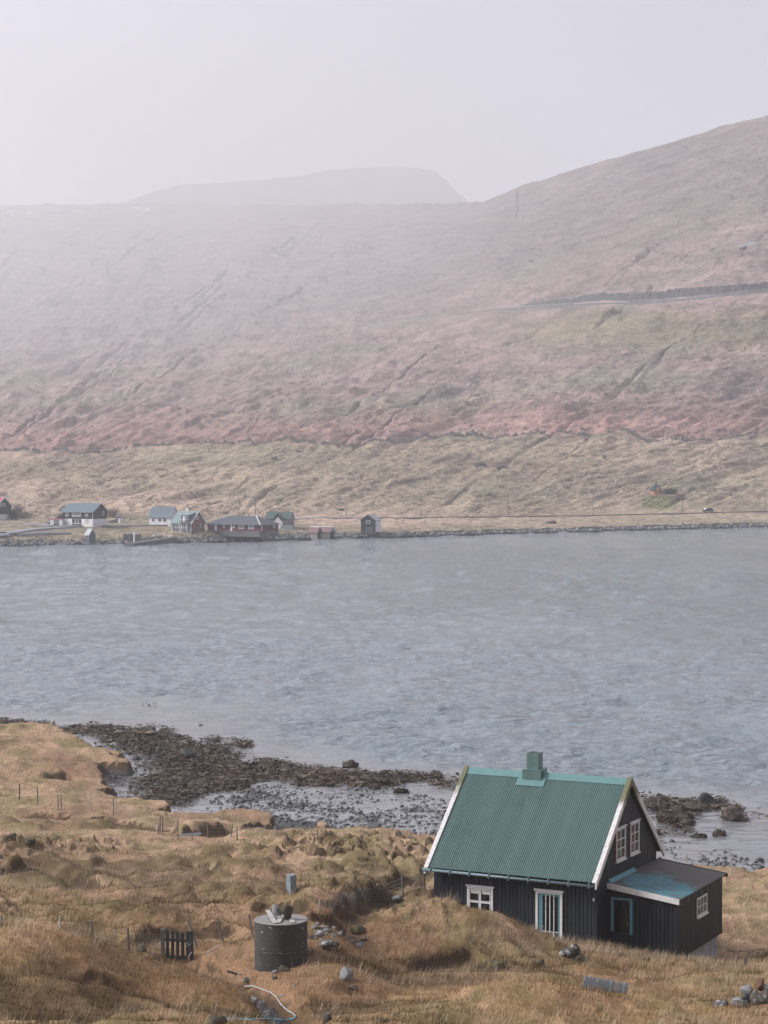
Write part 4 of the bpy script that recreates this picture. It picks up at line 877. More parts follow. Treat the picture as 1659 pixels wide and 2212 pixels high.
RK = [(Z4(750, 1700), .10, .09, .085, 'rock_rust', 'small pinkish stone lying against the foot of the tank'),
      (Z4(575, 1920), .17, .12, .10, 'rock_pale', 'flat grey stone below the pinkish stone by the tank'),
      (Z3(880, 800), .22, .16, .12, 'rock_moss', 'mossy rock at the right foot of the tank'),
      (Z3(640, 905), .13, .10, .13, 'rock_pale', 'white rock at the stream bend below the tank'),
      (Z5(165, 410), .46, .35, .26, 'rock', 'large dark boulder on the bank right of the tank'),
      (Z5(315, 320), .40, .26, .20, 'rock_moss', 'moss-topped boulder under the dug-out turf bank'),
      (Z5(222, 338), .12, .10, .11, 'rock_pale', 'small pale block between the two bank boulders'),
      (Z5(140, 292), .18, .10, .05, 'rock_pale', 'thin pale slab on bare soil of the dug-out bank'),
      (Z5(262, 590), .30, .20, .34, 'rock_pale', 'white lichened rock standing on the grass left of the mound'),
      (Z5(300, 632), .20, .14, .09, 'rock', 'low dark rock in the grass under the white lichened rock'),
      (Z5(1090, 512), .36, .26, .24, 'rock_moss', 'dark rock set in the front face of the mound'),
      (Z5(1330, 510), .15, .20, .17, 'rock_moss', 'small dark rock in the mound, between two bigger ones'),
      (Z5(1490, 462), .42, .34, .44, 'rock', 'big dark boulder at the right end of the mound by the house'),
      (Z5(1548, 472), .30, .24, .22, 'rock_moss', 'mossy boulder leaning on the big one beside the house'),
      (Z6(540, 240), .28, .22, .20, 'rock_moss', 'mossy rock below the annex door'),
      (Z6(735, 284), .17, .14, .14, 'rock_moss', 'small mossy rock in pale grass before the annex'),
      (Z6(925, 300), .13, .11, .08, 'rock_moss', 'tiny dark rock in pale grass near the annex corner'),
      (Z3(430, 1160), .30, .25, .20, 'rock_moss', 'dark rounded rock at the bottom edge left of the stream'),
      (Z3(1180, 1140), .18, .14, .24, 'rock', 'upright rock beside the stream at the bottom edge'),
      (Z3(1545, 1145), .22, .16, .11, 'rock', 'flat grey rock at the bottom edge right of the stream'),
      (Z2(200, 1122), .42, .36, .30, 'rock_moss', 'square dark boulder in the left-hand field'),
      (Z2(80, 1090), .36, .34, .20, 'rock_moss', 'rounded dark boulder left of the square one in the field'),
      (Z3(1650, 355), .30, .2, .14, 'rock_pale', 'grey rock near the fence left of the house'),
      ((304, 2056), .25, .2, .18, 'rock_moss', 'green mossy tussock rock left of the slatted gate')]
for i, ((u, v), sx, sy, sz, mt, lb) in enumerate(RK):
    rock('boulder', hit(u, v), sx, sy, sz, 100 + i, mt, lb, 'loose rocks on the near slope', sink=.42, rz=i * 1.3)
PILE = [(1310, 580, .24, 'rock', 'leftmost rock, apart from the rest of the rock pile', 0), (1430, 545, .21, 'rock_pale', 'upright pale rock at the left of the rock pile', .10), (1495, 560, .20, 'rock_pale', 'white-lichened rock on top of the pile, left side', .34), (1510, 570, .19, 'rock_dark', 'dark rock in the middle of the rock pile', .12),
        (1600, 560, .21, 'rock_rust', 'rust-brown rock on top of the rock pile', .42), (1590, 598, .29, 'rock', 'largest rock, mid-front of the rock pile', .02), (1465, 615, .23, 'rock', 'low rounded rock at the front foot of the pile', -.05), (1650, 570, .20, 'rock_pale', 'pale rock at the right rear of the pile, cut by the frame', .30), (1655, 615, .24, 'rock', 'rock at the lower right of the pile, at the frame edge', 0)]
pb = hit(*Z6(1500, 615))
for i, (zx, zy, r, mt, lb, dz) in enumerate(PILE):
    q = at(*Z6(zx, zy), pb[1] + (-.25 if zy > 590 else .05 if dz < .2 else .2)); gz = ground(q[0], q[1])
    rock('boulder', (q[0], q[1], gz + dz), r, r * .85, r * .85, 200 + i, mt, lb, 'rocks of the heap at lower right', sink=.2, rz=i)

# stone gatepost standing alone in the field
p = hit(629, 1931)
pl_ = MB(); a = .135
pl_.hexa([(-a, -a, -.2), (a, -a, -.2), (a, a, -.2), (-a, a, -.2), (-a + .01, -a, .35), (a, -a + .01, .36), (a - .01, a, .35), (-a, a, .34)])
pl_.hexa([(-a + .01, -a, .35), (a, -a + .01, .36), (a - .01, a, .35), (-a, a, .34), (-a, -a + .015, .66), (a - .01, -a, .69), (a, a - .01, .70), (-a + .015, a, .68)])
po = pl_.build('stone_pillar', M['pillar']); po.location = [float(c) for c in p]; po.rotation_euler = (0, 0, R(38)); tag(po, 'short square blue-grey stone pillar alone in the field behind the tank', 'pillar')

# ================================================================== gate and fences
gp = hit(382, 2074); gl_ = at(352, 2072, gp[1]); gr_ = at(414, 2070, gp[1] + .15)
gx0, gx1 = gl_[0], gr_[0]; gz0 = ground((gx0 + gx1) / 2, gp[1]) 
gt_ = empty('gate', (gx0, gp[1], gz0)); tag(gt_, 'dark slatted wooden field gate between two posts beside the stream', 'gate')
gw = gx1 - gx0
MB().box(-.06, .06, -.06, .06, -.3, .98).build('post', M['post_wood'], gt_); MB().box(gw - .03, gw + .07, -.05, .06, -.3, .93).build('post', M['gate_wood'], gt_)
for i in range(4):
    x = .10 + i * (gw - .16) / 4.6; MB().box(x, x + .10, -.035, -.012, .10, .93 - .02 * i).build('slat', M['gate_wood'], gt_)
MB().box(gw - .16, gw - .04, -.035, -.012, .08, .90).build('slat', M['gate_wood'], gt_)
MB().bar((.06, -.052, .66), (gw - .04, -.052, .60), .03, .09).build('rail', M['gate_wood'], gt_); MB().bar((.06, -.052, .12), (gw - .1, -.052, .08), .03, .11).build('rail', M['gate_wood'], gt_)
MB().bar((gw - .12, -.055, .06), (gw + .02, -.07, .26), .02, .05).build('brace', M['post_pale'], gt_)
MB().tube([(gw - .14, -.06, .62), (gw - .12, -.07, .56), (gw - .05, -.08, .50), (gw + .04, -.07, .55), (gw - .05, -.08, .50), (gw - .12, -.07, .44)], .011, 5).build('rope_tie', M['rope'], gt_)
GRP = 'posts of the near field fences'
def post(u0, v0, u1, v1, label, w=.06, pale=False, lo=None):
    """fence post from its top (u0, v0) to its foot (u1, v1)"""
    q = hit(u1, v1); top_ = at(u0, v0, q[1])
    o = empty if False else None
    b_ = MB(); dx = float(top_[0] - q[0]); h_ = max(.35, float(top_[2] - q[2])); r = w / 2
    b_.tube([(-.15 * dx, 0, -.25), (0, 0, 0), (dx * .5, 0, h_ * .5), (dx, 0, h_ - .01), (dx, 0, h_)], [r * 1.05, r, r * .95, r * .9, r * .55], 7)
    ob = b_.build('fence_post', M['post_pale' if pale else 'post_wood']); ob.location = [float(c) for c in q]
    tag(ob, label, 'fence post', GRP); return (q, (float(top_[0]), float(q[1]), float(q[2] + h_)))
F1L = [post(3, 1982, 4, 2002, 'stub of a post at the left frame edge on the near mound', .05), post(129, 1984, 130, 2010, 'third fence post left of the gate, grey, half behind the near mound', .07, True),
       post(198, 1988, 199, 2026, 'second fence post left of the slatted gate', .08), post(276, 2002, 278, 2055, 'first fence post left of the slatted gate', .08)]
F1R = [post(407, 1987, 427, 2052, 'strongly leaning post just right of the slatted gate', .07), post(469, 1982, 482, 2038, 'leaning dark post between gate and tank, nearer the gate', .075), post(538, 1975, 546, 2025, 'dark post touching the left side of the tank in view', .07),
       post(690, 1942, 690, 1967, 'first thin post right of the tank along the ditch', .05, True), post(737, 1928, 738, 1961, 'second post right of the tank along the ditch', .055), post(775, 1917, 779, 1948, 'third post right of the tank along the ditch', .055),
       post(820, 1909, 825, 1948, 'fourth post right of the tank along the ditch', .055), post(868, 1890, 871, 1943, 'tall post, second from the left wall of the black house', .07), post(914, 1876, 918, 1928, 'tall post nearest the left wall of the black house', .07)]
F2 = [post(42, 1549, 42, 1575, 'pale post at the far left above the kelp shore', .06, True), post(107, 1554, 107, 1583, 'pale post at the turf tip, second above the kelp shore', .06, True),
      post(42, 1693, 42, 1728, 'leftmost dark post of the middle fence by the pit', .11), post(81, 1700, 81, 1737, 'second dark post from the left of the middle fence', .08), post(125, 1717, 126, 1752, 'left one of the close pair in the middle fence', .07), post(132, 1716, 132, 1752, 'right one of the close pair in the middle fence', .07),
      post(197, 1714, 197, 1752, 'single pale post right of the close pair, middle fence', .06, True), post(245, 1725, 245, 1760, 'left one of the pair near the turf tongue', .07), post(250, 1725, 250, 1761, 'right one of the pair near the turf tongue', .06, True),
      post(342, 1782, 342, 1803, 'short stake left of the tall reddish pair at the little stream', .06), post(346, 1761, 346, 1803, 'tall post, left of the pair at the little stream', .07), post(351, 1761, 351, 1805, 'reddish tall post, right of the pair at the little stream', .07),
      post(384, 1770, 384, 1813, 'tall post right beside the little stream', .07), post(415, 1797, 415, 1814, 'short stake right of the little stream', .06), post(449, 1777, 449, 1812, 'post midway between little stream and the turf island', .07),
      post(502, 1778, 500, 1809, 'slightly leaning post below the long turf island', .07), post(512, 1784, 512, 1818, 'second post below the long turf island', .07), post(594, 1784, 594, 1814, 'pale post right of the long turf island', .06, True),
      post(686, 1784, 685, 1814, 'thin post below the round turf islet', .05), post(782, 1762, 786, 1812, 'tall pale post, second left of the house roof', .065, True), post(884, 1777, 888, 1824, 'tall pale post nearest the left edge of the green roof', .065, True)]
F3 = [post(1483, 1842, 1483, 1873, 'pale post above the annex roof, left of two', .08, True), post(1579, 1844, 1582, 1895, 'pale post right of the annex roof on the grass edge', .08, True)]
F4 = [post(1592, 2070, 1591, 2087, 'left of three dark stumps beside the annex foundation', .07), post(1609, 2076, 1608, 2090, 'short middle one of three dark stumps beside the annex', .06), post(1613, 2069, 1612, 2089, 'right of three dark stumps beside the annex', .08)]
def wires(name, posts, label, hs, vert=0, r=.006):
    b_ = MB()
    for (q0, t0), (q1, t1) in zip(posts[:-1], posts[1:]):
        for h in hs:
            a = np.array(q0) + (np.array(t0) - np.array(q0)) * h; c = np.array(q1) + (np.array(t1) - np.array(q1)) * h
            mid = (a + c) / 2 - np.array([0, 0, .03]); b_.tube([a, mid, c], r, 4)
        if vert:
            n = max(2, int(np.linalg.norm(np.array(q1) - np.array(q0)) / vert))
            for k in range(1, n):
                f = k / n; lo = np.array(q0) * (1 - f) + np.array(q1) * f; hi = np.array(t0) * (1 - f) + np.array(t1) * f
                lo[2] = min(ground(lo[0], lo[1]) + .02, hi[2] - .1) if vert > .2 else lo[2]
                b_.tube([lo, lo + (hi - lo) * max(hs)], r * .8, 4)
    o = b_.build(name, M['wire']); tag(o, label, 'fence wire'); return o
wires('fence_wire', F1L[1:] + [(gl_, gl_ + np.array([0, 0, .9]))], 'wire netting strung on the posts left of the slatted gate', (.12, .3, .48, .66, .85), .30)
wires('fence_wire', F1R[3:], 'wire netting strung along the ditch between tank and house', (.12, .3, .48, .66, .85), .30)
wires('fence_wire', F2[7:], 'thin strands along the shore fence left of the house', (.4, .65, .9))
wires('fence_wire', F2[:2], 'sagging line between the two posts above the kelp shore', (.9,), r=.008)
wires('fence_wire', F3, 'thin strands behind the annex roof', (.3, .5, .7, .9))

# ================================================================== roll of netting, hose, sticks
p = hit(1308, 2147); A = at(1262, 2118, p[1] + .1); Bq = at(1355, 2133, p[1] - .1)
A[2] = ground(A[0], A[1]) + .19; Bq[2] = ground(Bq[0], Bq[1]) + .19
nr_ = empty('netting_roll', tuple((A + Bq) / 2)); tag(nr_, 'rolled-up grey wire netting lying on the grass below the house', 'netting roll')
ax = Vector(Bq - A); Ln = ax.length; ax.normalize(); ex = ax.cross(Vector((0, 0, 1))).normalized(); ey = ex.cross(ax)
def cyl(r, a, s): return tuple(ax * (s * Ln) + ex * (r * math.cos(a)) + ey * (r * math.sin(a)))
for nm, r, nrg, nl in (('outer_layer', .19, 20, 24), ('inner_layer', .15, 16, 18), ('core_layer', .10, 12, 12)):
    b_ = MB()
    for i in range(nrg + 1): b_.tube([cyl(r * (1 + .04 * math.sin(3 * a + i)), a, i / nrg - .5) for a in np.linspace(0, 2 * math.pi, 17)], .006, 3, False)
    for k in range(nl): b_.tube([cyl(r, 2 * math.pi * k / nl + .35 * s, s) for s in np.linspace(-.5, .5, 6)], .006, 3, False)
    b_.build(nm, M['net'], nr_)
for s in (-.5, -.2, .12, .42):
    MB().tube([cyl(.197, a, s) for a in np.linspace(0, 2 * math.pi, 25)], .018, 5, False).build('band', M['net'], nr_)
hp = [Z3(630, 920), Z3(680, 925), Z3(740, 940), Z3(800, 957), Z3(835, 990), Z3(868, 1035), Z3(905, 1075), Z3(950, 1100), Z3(968, 1122)]
hq = [Z3(968, 1122), Z3(950, 1138), Z3(880, 1145), Z3(780, 1143), Z3(680, 1138), Z3(600, 1137), Z3(500, 1140)]
hs_ = empty('hose', tuple(hit(*hp[4]))); hl = np.array(hs_.location)
def hpts(px):
    out = []
    for u, v in px: w_ = hit(u, v); out.append(w_ - hl + np.array([0, 0, .05]))
    return out
tag(hs_, 'white hose turning blue, lying along the stream below the tank', 'hose')
MB().tube(hpts(hp), .019, 7).build('hose_length', M['hose_white'], hs_, True); MB().tube(hpts(hq), .021, 7).build('hose_length', M['hose_blue'], hs_, True)
q = hit(*Z5(527, 525)); o = MB().bar((0, 0, -.1), (.03, 0, .42), .035).build('stick', M['red_stick']); o.location = [float(c) for c in q]; tag(o, 'short orange stick stuck in the peat scar of the mound', 'stick')
q = hit(*Z3(415, 695)); o = MB().bar((-.18, 0, .02), (.2, .1, .22), .03).build('stick', M['grey_wood']); o.location = [float(c) for c in q]; tag(o, 'thin pale stick lying on the grass left of the tank', 'stick')
q = hit(*Z3(565, 845)); o = MB().tube([(-.25, 0, .16), (.28, -.05, .02)], .035, 7).build('drain_pipe', M['gate_wood']); o.location = [float(c) for c in q]; tag(o, 'dark drain pipe stub poking out over the stream by the tank', 'pipe')

# stream water with broken white water
m, t, b = nt('stream_water'); g = geopos(t)
fo = rng_(t, noise(t, g, 4.5, 6, .75), .52, .62); spz = t.nodes.new('ShaderNodeVertexColor'); spz.layer_name = 'foam'
fo = math_(t, 'MULTIPLY', rng_(t, math_(t, 'ADD', noise(t, g, 5.0, 6, .75), spz.outputs[0]), .72, .95), .95)
t.links.new(mixc(t, fo, (.02, .022, .022), (.72, .72, .75)), b.inputs['Base Color']); b.inputs['Roughness'].default_value = .25; bump(t, b, noise(t, g, 9, 4, .6), .6, .05)
SP = np.array(STREAM); V = []; fm = []
tt_ = np.linspace(0, len(SP) - 1.001, 90)
for k in tt_:
    i = int(k); f = k - i; c = SP[i] * (1 - f) + SP[i + 1] * f; d_ = SP[min(i + 1, len(SP) - 1)] - SP[i]; nrm = np.array([-d_[1], d_[0]]); nrm /= np.linalg.norm(nrm)
    gz = ground(c[0], c[1])
    for s in (-1, -.5, 0, .5, 1): V.append((c[0] + nrm[0] * s * .26, c[1] + nrm[1] * s * .26, gz + (.20 if k < 3.2 else .07) + .03 * math.sin(k * 9 + s * 3))); fm.append(.55 if k < 2.6 else .35 if k < 3.2 else .22 if k < 5.2 else .12)
F = [(r * 5 + c, r * 5 + c + 1, r * 5 + c + 6, r * 5 + c + 5) for r in range(89) for c in range(4)]
tag(link('stream', np_mesh('stream', V, F, {'foam': np.repeat(np.array(fm)[:, None], 3, 1)}), m), kind='structure')
# little stream mouth at the shore fence
q = base_hit(395, 1808); b_ = MB(); V = [(math.cos(a) * (.45 + .15 * math.sin(3 * a)), math.sin(a) * 1.5, 0) for a in np.linspace(0, 6.283, 25)[:-1]]
b_.add(V, [tuple(range(24))]); o = b_.build('stream_pool', m); o.location = (float(q[0]), float(q[1]), ground(q[0], q[1]) + .14); o.rotation_euler = (0, 0, -.6); tag(o, kind='structure')

# ================================================================== kelp, pebbles, tide boulders
def scatter(name, mat, P, S, base, seed, squash=(1, 1, .6), rough=.3, nvar=8, sink=.3, jit=0, flat=False):
    r = np.random.default_rng(seed); prot = [rock_np(seed * 50 + k, 1, 1, 1, base, rough, 3) for k in range(nvar)]
    if jit: prot = [(v * (1 + r.normal(0, jit, (len(v), 1))), f) for v, f in prot]
    nv, nf = len(base[0]), len(base[1]); n = len(P); VV = np.empty((n, nv, 3), np.float32); FF = np.empty((n, nf, 3), np.int32)
    sel = r.integers(0, nvar, n); ang = r.uniform(0, 6.283, n); c, s = np.cos(ang), np.sin(ang)
    for i in range(n):
        v = prot[sel[i]][0] * np.array(squash) * S[i]
        VV[i, :, 0] = v[:, 0] * c[i] - v[:, 1] * s[i] + P[i, 0]; VV[i, :, 1] = v[:, 0] * s[i] + v[:, 1] * c[i] + P[i, 1]; VV[i, :, 2] = v[:, 2] + P[i, 2] + S[i] * squash[2] * (1 - 2 * sink)
        FF[i] = base[1] + i * nv
    tn = np.repeat(r.uniform(0, 1, n), nv)[:, None]
    return tag(link(name, np_mesh(name, VV.reshape(-1, 3), FF.reshape(-1, 3), {'tone': np.repeat(tn, 3, 1)}, smooth=not flat), mat), kind='stuff')
def toned(name, lo, hi, rough, spec=.4):
    m, t, b = nt(name); a = t.nodes.new('ShaderNodeVertexColor'); a.layer_name = 'tone'
    c = mixc(t, a.outputs[0], lo, hi); c = mixc(t, .5, c, ramp(t, noise(t, geopos(t), 6, 4, .7), [(.3, (.4, .4, .4)), (.7, (1.6, 1.55, 1.5))]), 'MULTIPLY')
    t.links.new(c, b.inputs['Base Color']); b.inputs['Roughness'].default_value = rough; b.inputs['Specular IOR Level'].default_value = spec; return m
M['kelp'] = toned('brown_kelp', (0.032, 0.027, 0.022), (0.16, 0.125, 0.098), .75, .2)
M['pebble'] = toned('wet_pebbles', (0.03, 0.033, 0.038), (0.15, 0.15, 0.16), .5, .35)
M['shore_stone'] = toned('shore_stones', (0.04, 0.042, 0.045), (0.27, 0.27, 0.28), .9, .2)
n0 = 40000; ty_ = rng.uniform(104, 235, n0); tx_ = rng.uniform(-1, 1, n0) * (ty_ * .21 + 3)
hh, ww, _, kk_, pp_, _ = near_h(tx_, ty_, True)
ok = (ww < .25) & (kk_ > rng.uniform(.25, .9, n0)) & (hh > -.32) & (rng.uniform(0, 1, n0) < .85)
scatter('kelp_rocks', M['kelp'], np.c_[tx_, ty_, hh][ok], rng.gamma(1.6, .065, ok.sum()) + .06, ICO2, 5, (1.5, 1.1, .42), .3, jit=.22, flat=True)
def fronds(name, n, seed):
    r = np.random.default_rng(seed); y = r.uniform(104, 232, n); x = r.uniform(-1, 1, n) * (y * .21 + 3)
    h, w, _, k, p, _ = near_h(x, y, True); ok = (w < .25) & (k > r.uniform(.3, .9, n)) & (h > -.30); x, y, h = x[ok], y[ok], h[ok]; n = len(x)
    c = np.c_[x, y, np.maximum(h, -.02) + r.uniform(.02, .26, n)]; s = r.uniform(.10, .30, (n, 1))
    d1 = r.normal(size=(n, 3)) * np.array([1.2, 1, .45]); d2 = r.normal(size=(n, 3)) * np.array([1, 1, .5])
    V = np.stack([c - d1 * s * .5, c + d1 * s * .5, c + d2 * s * .6], 1); tn = np.repeat(r.uniform(0, 1, n) ** 1.5, 3)[:, None]
    tag(link(name, np_mesh(name, V.reshape(-1, 3), np.arange(3 * n).reshape(-1, 3), {'tone': np.repeat(tn, 3, 1)}, smooth=False), M['kelp']), kind='stuff')
fronds('kelp_fronds', 380000, 77)
n0 = 58000; ty_ = rng.uniform(104, 170, n0); tx_ = rng.uniform(-.55, 1, n0) * (ty_ * .21 + 3)
hh, ww, _, kk_, pp_, _ = near_h(tx_, ty_, True)
cl = sstep(.35, .65, vnoise(tx_ * .25, ty_ * .15, 123) * .6 + vnoise(tx_ * .8, ty_ * .5, 124) * .4)
ok = (ww < .25) & (pp_ > .35) & (kk_ < .7) & (rng.uniform(0, 1, n0) < .12 + .75 * cl) & (hh > -.45)
pz = np.maximum(hh, -.04)
scatter('beach_pebbles', M['pebble'], np.c_[tx_, ty_, pz][ok], rng.gamma(1.5, .030, ok.sum()) + .030, ICO1, 6, (1.2, 1.0, .7), .2, sink=.25)
TBD = [(1528, 1738, .75, 'rock_dark', 'smooth dark boulder standing highest in the kelp right of the house'), (1470, 1752, .62, 'kelp_', 'kelp-covered boulder on the left of the right-hand kelp reef'), (1500, 1750, .85, 'kelp_', 'large kelp-covered boulder beside the dark smooth one'),
       (1480, 1768, .60, 'kelp_', 'round kelp boulder in the middle of the right-hand reef'), (1440, 1775, .70, 'kelp_', 'kelp boulder at the left foot of the right-hand reef'), (1585, 1770, .95, 'kelp_', 'broad kelp mound alone at the far right of the reef'),
       (1556, 1803, .48, 'kelp_', 'small round kelp boulder alone in calm water'), (1508, 1806, .40, 'kelp_', 'flat kelp clump left of the lone round one'), (1430, 1735, .55, 'kelp_', 'kelp boulder just right of the gable apex'),
       (715, 1697, .40, 'kelp_', 'small kelp boulder left in the pale pool'), (812, 1702, .38, 'kelp_', 'small kelp boulder mid pool above the pebbles'), (866, 1710, .48, 'kelp_', 'flat kelp boulder right in the pale pool'), (756, 1655, .62, 'kelp_', 'kelp boulder on the reef edge, left of the roof'),
       (940, 1678, .60, 'kelp_', 'kelp boulder on the reef nearest the roof ridge'), (405, 1640, .62, 'rock_dark', 'square dark boulder amid the left kelp field'), (345, 1625, .45, 'rock_dark', 'bluish dark boulder in the kelp, left of the square one'), (375, 1612, .36, 'rock_dark', 'small bluish boulder above the square one in the kelp'),
       (295, 1640, .36, 'rock_dark', 'dark stone on the mud beside the turf tongues'), (248, 1610, .42, 'rock_pale', 'white-topped rock lying off the turf tip'), (330, 1578, .36, 'rock_dark', 'dark rock at the outer kelp edge'), (1020, 1677, .40, 'kelp_', 'kelp clump peeking left of the barge board')]
M['kelp_'] = plain('kelp_draped_rock', (0.042, 0.032, 0.023), .65, .5, 5, c2=(.06, .048, .036), bmp=.8)
for i, (u, v, r, mt, lb) in enumerate(TBD):
    q = atz(u, v, .05); q[2] = max(ground(q[0], q[1]), -.12)
    rock('tide_boulder', q, r * 1.15, r, r * (.95 if mt == 'rock_dark' else .7), 300 + i, mt, lb, 'boulders on the tide flat', sink=.28, rz=i * .9, cat='boulder')
    if mt == 'kelp_':
        ob_ = bpy.data.objects[-1] if False else COL.objects[-1]; r_ = np.random.default_rng(900 + i); vv_ = np.array([v_.co[:] for v_ in ob_.data.vertices]); n_ = 420
        c_ = vv_[r_.integers(0, len(vv_), n_)] * r_.uniform(.96, 1.12, (n_, 1)); d1 = r_.normal(size=(n_, 3)); d2 = r_.normal(size=(n_, 3)); s_ = r_.uniform(.06, .17, (n_, 1)); d1[:, 2] -= .6
        V_ = np.stack([c_ - d1 * s_ * .3, c_ + d1 * s_ * .7, c_ + d2 * s_ * .4], 1); tn_ = np.repeat(r_.uniform(0, 1, n_) ** 1.5, 3)[:, None]
        link('seaweed', np_mesh('seaweed', V_.reshape(-1, 3), np.arange(3 * n_).reshape(-1, 3), {'tone': np.repeat(tn_, 3, 1)}, smooth=False), M['kelp'], ob_)['kind'] = 'stuff'

bs = []
for i in range(260):
    if i < 150: k = rng.uniform(0, len(STREAM) - 1.01); j = int(k); c_ = STREAM[j] * (1 - k + j) + STREAM[j + 1] * (k - j); c_ = c_[:2] + rng.normal(0, .42, 2)
    else: c_ = base_hit(rng.uniform(672, 790), rng.uniform(1985, 2040))[:2]
    bs.append((c_[0], c_[1], ground(*c_)))
scatter('gully_stones', M['shore_stone'], np.array(bs), rng.gamma(2, .02, 260) + .02, ICO2, 15, (1.2, 1, .7), .3, sink=.35)

# ================================================================== grass
def grass(name, n, y0, y1, hmin, hmax, wid, seed, dens):
    r = np.random.default_rng(seed)
    y = np.sqrt(r.uniform(y0 * y0, y1 * y1, n)); x = r.uniform(-1, 1, n) * (y * .20 + 2)
    keep = r.uniform(0, 1, n) < np.clip(dens(x, y), 0, 1); x = x[keep]; y = y[keep]
    h, w, pt, _k, _p, dmz = near_h(x, y, True)
    hx = (x - HC[0]) * HX[0] + (y - HC[1]) * HX[1]; hy = (x - HC[0]) * HY[0] + (y - HC[1]) * HY[1]
    inh = ((hx > -L_ - .05) & (hx < .02) & (hy > -.05) & (hy < WD)) | ((hx > 0) & (hx < AX + .05) & (hy > AY0 - .05) & (hy < AY1))
    tankd = np.hypot(x - tx, y - ty)
    k = (w > .75) & (pt < r.uniform(.1, .6, len(x))) & ~inh & (tankd > .86)
    x, y, h, hx, hy, dmz = x[k], y[k], h[k], hx[k], hy[k], dmz[k]; n = len(x)
    tall = sstep(.45, .75, vnoise(x * .35, y * .35, 201)); lush = vnoise(x * .8, y * .8, 202)
    # pale seed grass stands tall before the house
    front = np.exp(-((hy + 1.6) / 1.8) ** 2) * sstep(-5, -1, hx) * (hx < 14)
    hb_ = (hmin + (hmax - hmin) * r.beta(1.6, 3.0, n)) * (.55 + .6 * tall + .35 * lush + .9 * front)
    az_ = r.uniform(0, 6.283, n); lean = hb_ * r.uniform(.25, .95, n)
    lx = lean * np.cos(az_) * .6 + hb_ * .35; ly = lean * np.sin(az_) * .6
    wd = wid * r.uniform(.6, 1.4, n); fa = r.uniform(0, 3.1416, n); cx_, cy_ = np.cos(fa) * wd / 2, np.sin(fa) * wd / 2
    V = np.empty((n, 3, 3), np.float32)
    V[:, 0] = np.c_[x - cx_, y - cy_, h - .03]; V[:, 1] = np.c_[x + cx_, y + cy_, h - .03]; V[:, 2] = np.c_[x + lx, y + ly, h + np.sqrt(np.maximum(hb_ ** 2 - .35 * (lx ** 2 + ly ** 2), (hb_ * .5) ** 2))]
    pal = np.array([(.37, .255, .155), (.49, .355, .25), (.58, .45, .34), (.26, .205, .105), (.25, .16, .10), (.66, .54, .44)])
    zone_ = .65 * vnoise(x * .16 + 5, y * .11, 203) + .35 * vnoise(x * .5, y * .35, 205); z2 = .6 * vnoise(x * .28 + 2, y * .2, 206) + .4 * vnoise(x * .9, y * .7, 207)
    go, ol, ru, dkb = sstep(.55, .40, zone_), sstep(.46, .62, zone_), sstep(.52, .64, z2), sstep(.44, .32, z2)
    pr = np.stack([.25 + .5 * go, .12 + .5 * go + .3 * front, .04 + .6 * front + .2 * tall, .04 + 1.6 * ol, .03 + 1.3 * ru, .01 + .5 * front], 1); cp = np.cumsum(pr, 1); cp /= cp[:, -1:]
    ci = (r.uniform(0, 1, n)[:, None] > cp).sum(1).clip(0, 5)
    c = pal[ci] * (r.uniform(.7, 1.25, n) * (1 - .62 * np.maximum(np.maximum(dkb, shade_peat(x, y)), .75 * dmz) * (1 - front)) * (.8 + .4 * vnoise(x * 1.4, y * 1.1, 208)))[:, None]; nf_ = (sstep(90, 72, y + 12 * (vnoise(x * .1, y * .1, 209) - .5)) * (1 - .8 * front))[:, None]; c = c * (1 - nf_ * np.array([.12, .17, .32])) * (1 + (1 - nf_) * np.array([.12, .14, .24])); c = np.repeat(c[:, None], 3, 1); c[:, :2] *= .8
    return tag(link(name, np_mesh(name, V.reshape(-1, 3), np.arange(n * 3).reshape(-1, 3), {'tint': c.reshape(-1, 3)}, smooth=False), M['blade']), kind='stuff')
m, t, b = nt('dry_grass_blade'); a = t.nodes.new('ShaderNodeVertexColor'); a.layer_name = 'tint'; t.links.new(a.outputs[0], b.inputs['Base Color']); b.inputs['Roughness'].default_value = .9; b.inputs['Specular IOR Level'].default_value = .08
tl = t.nodes.new('ShaderNodeBsdfTranslucent'); t.links.new(a.outputs[0], tl.inputs[0]); ms = t.nodes.new('ShaderNodeMixShader'); ms.inputs[0].default_value = .35
t.links.new(b.outputs[0], ms.inputs[1]); t.links.new(tl.outputs[0], ms.inputs[2]); t.links.new(ms.outputs[0], t.nodes['Material Output'].inputs[0])
M['blade'] = m
dn = lambda x, y: .35 + .9 * vnoise(x * .9, y * .9, 204)
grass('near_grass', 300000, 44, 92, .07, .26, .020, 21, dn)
grass('field_grass', 150000, 90, 190, .08, .24, .034, 22, dn)

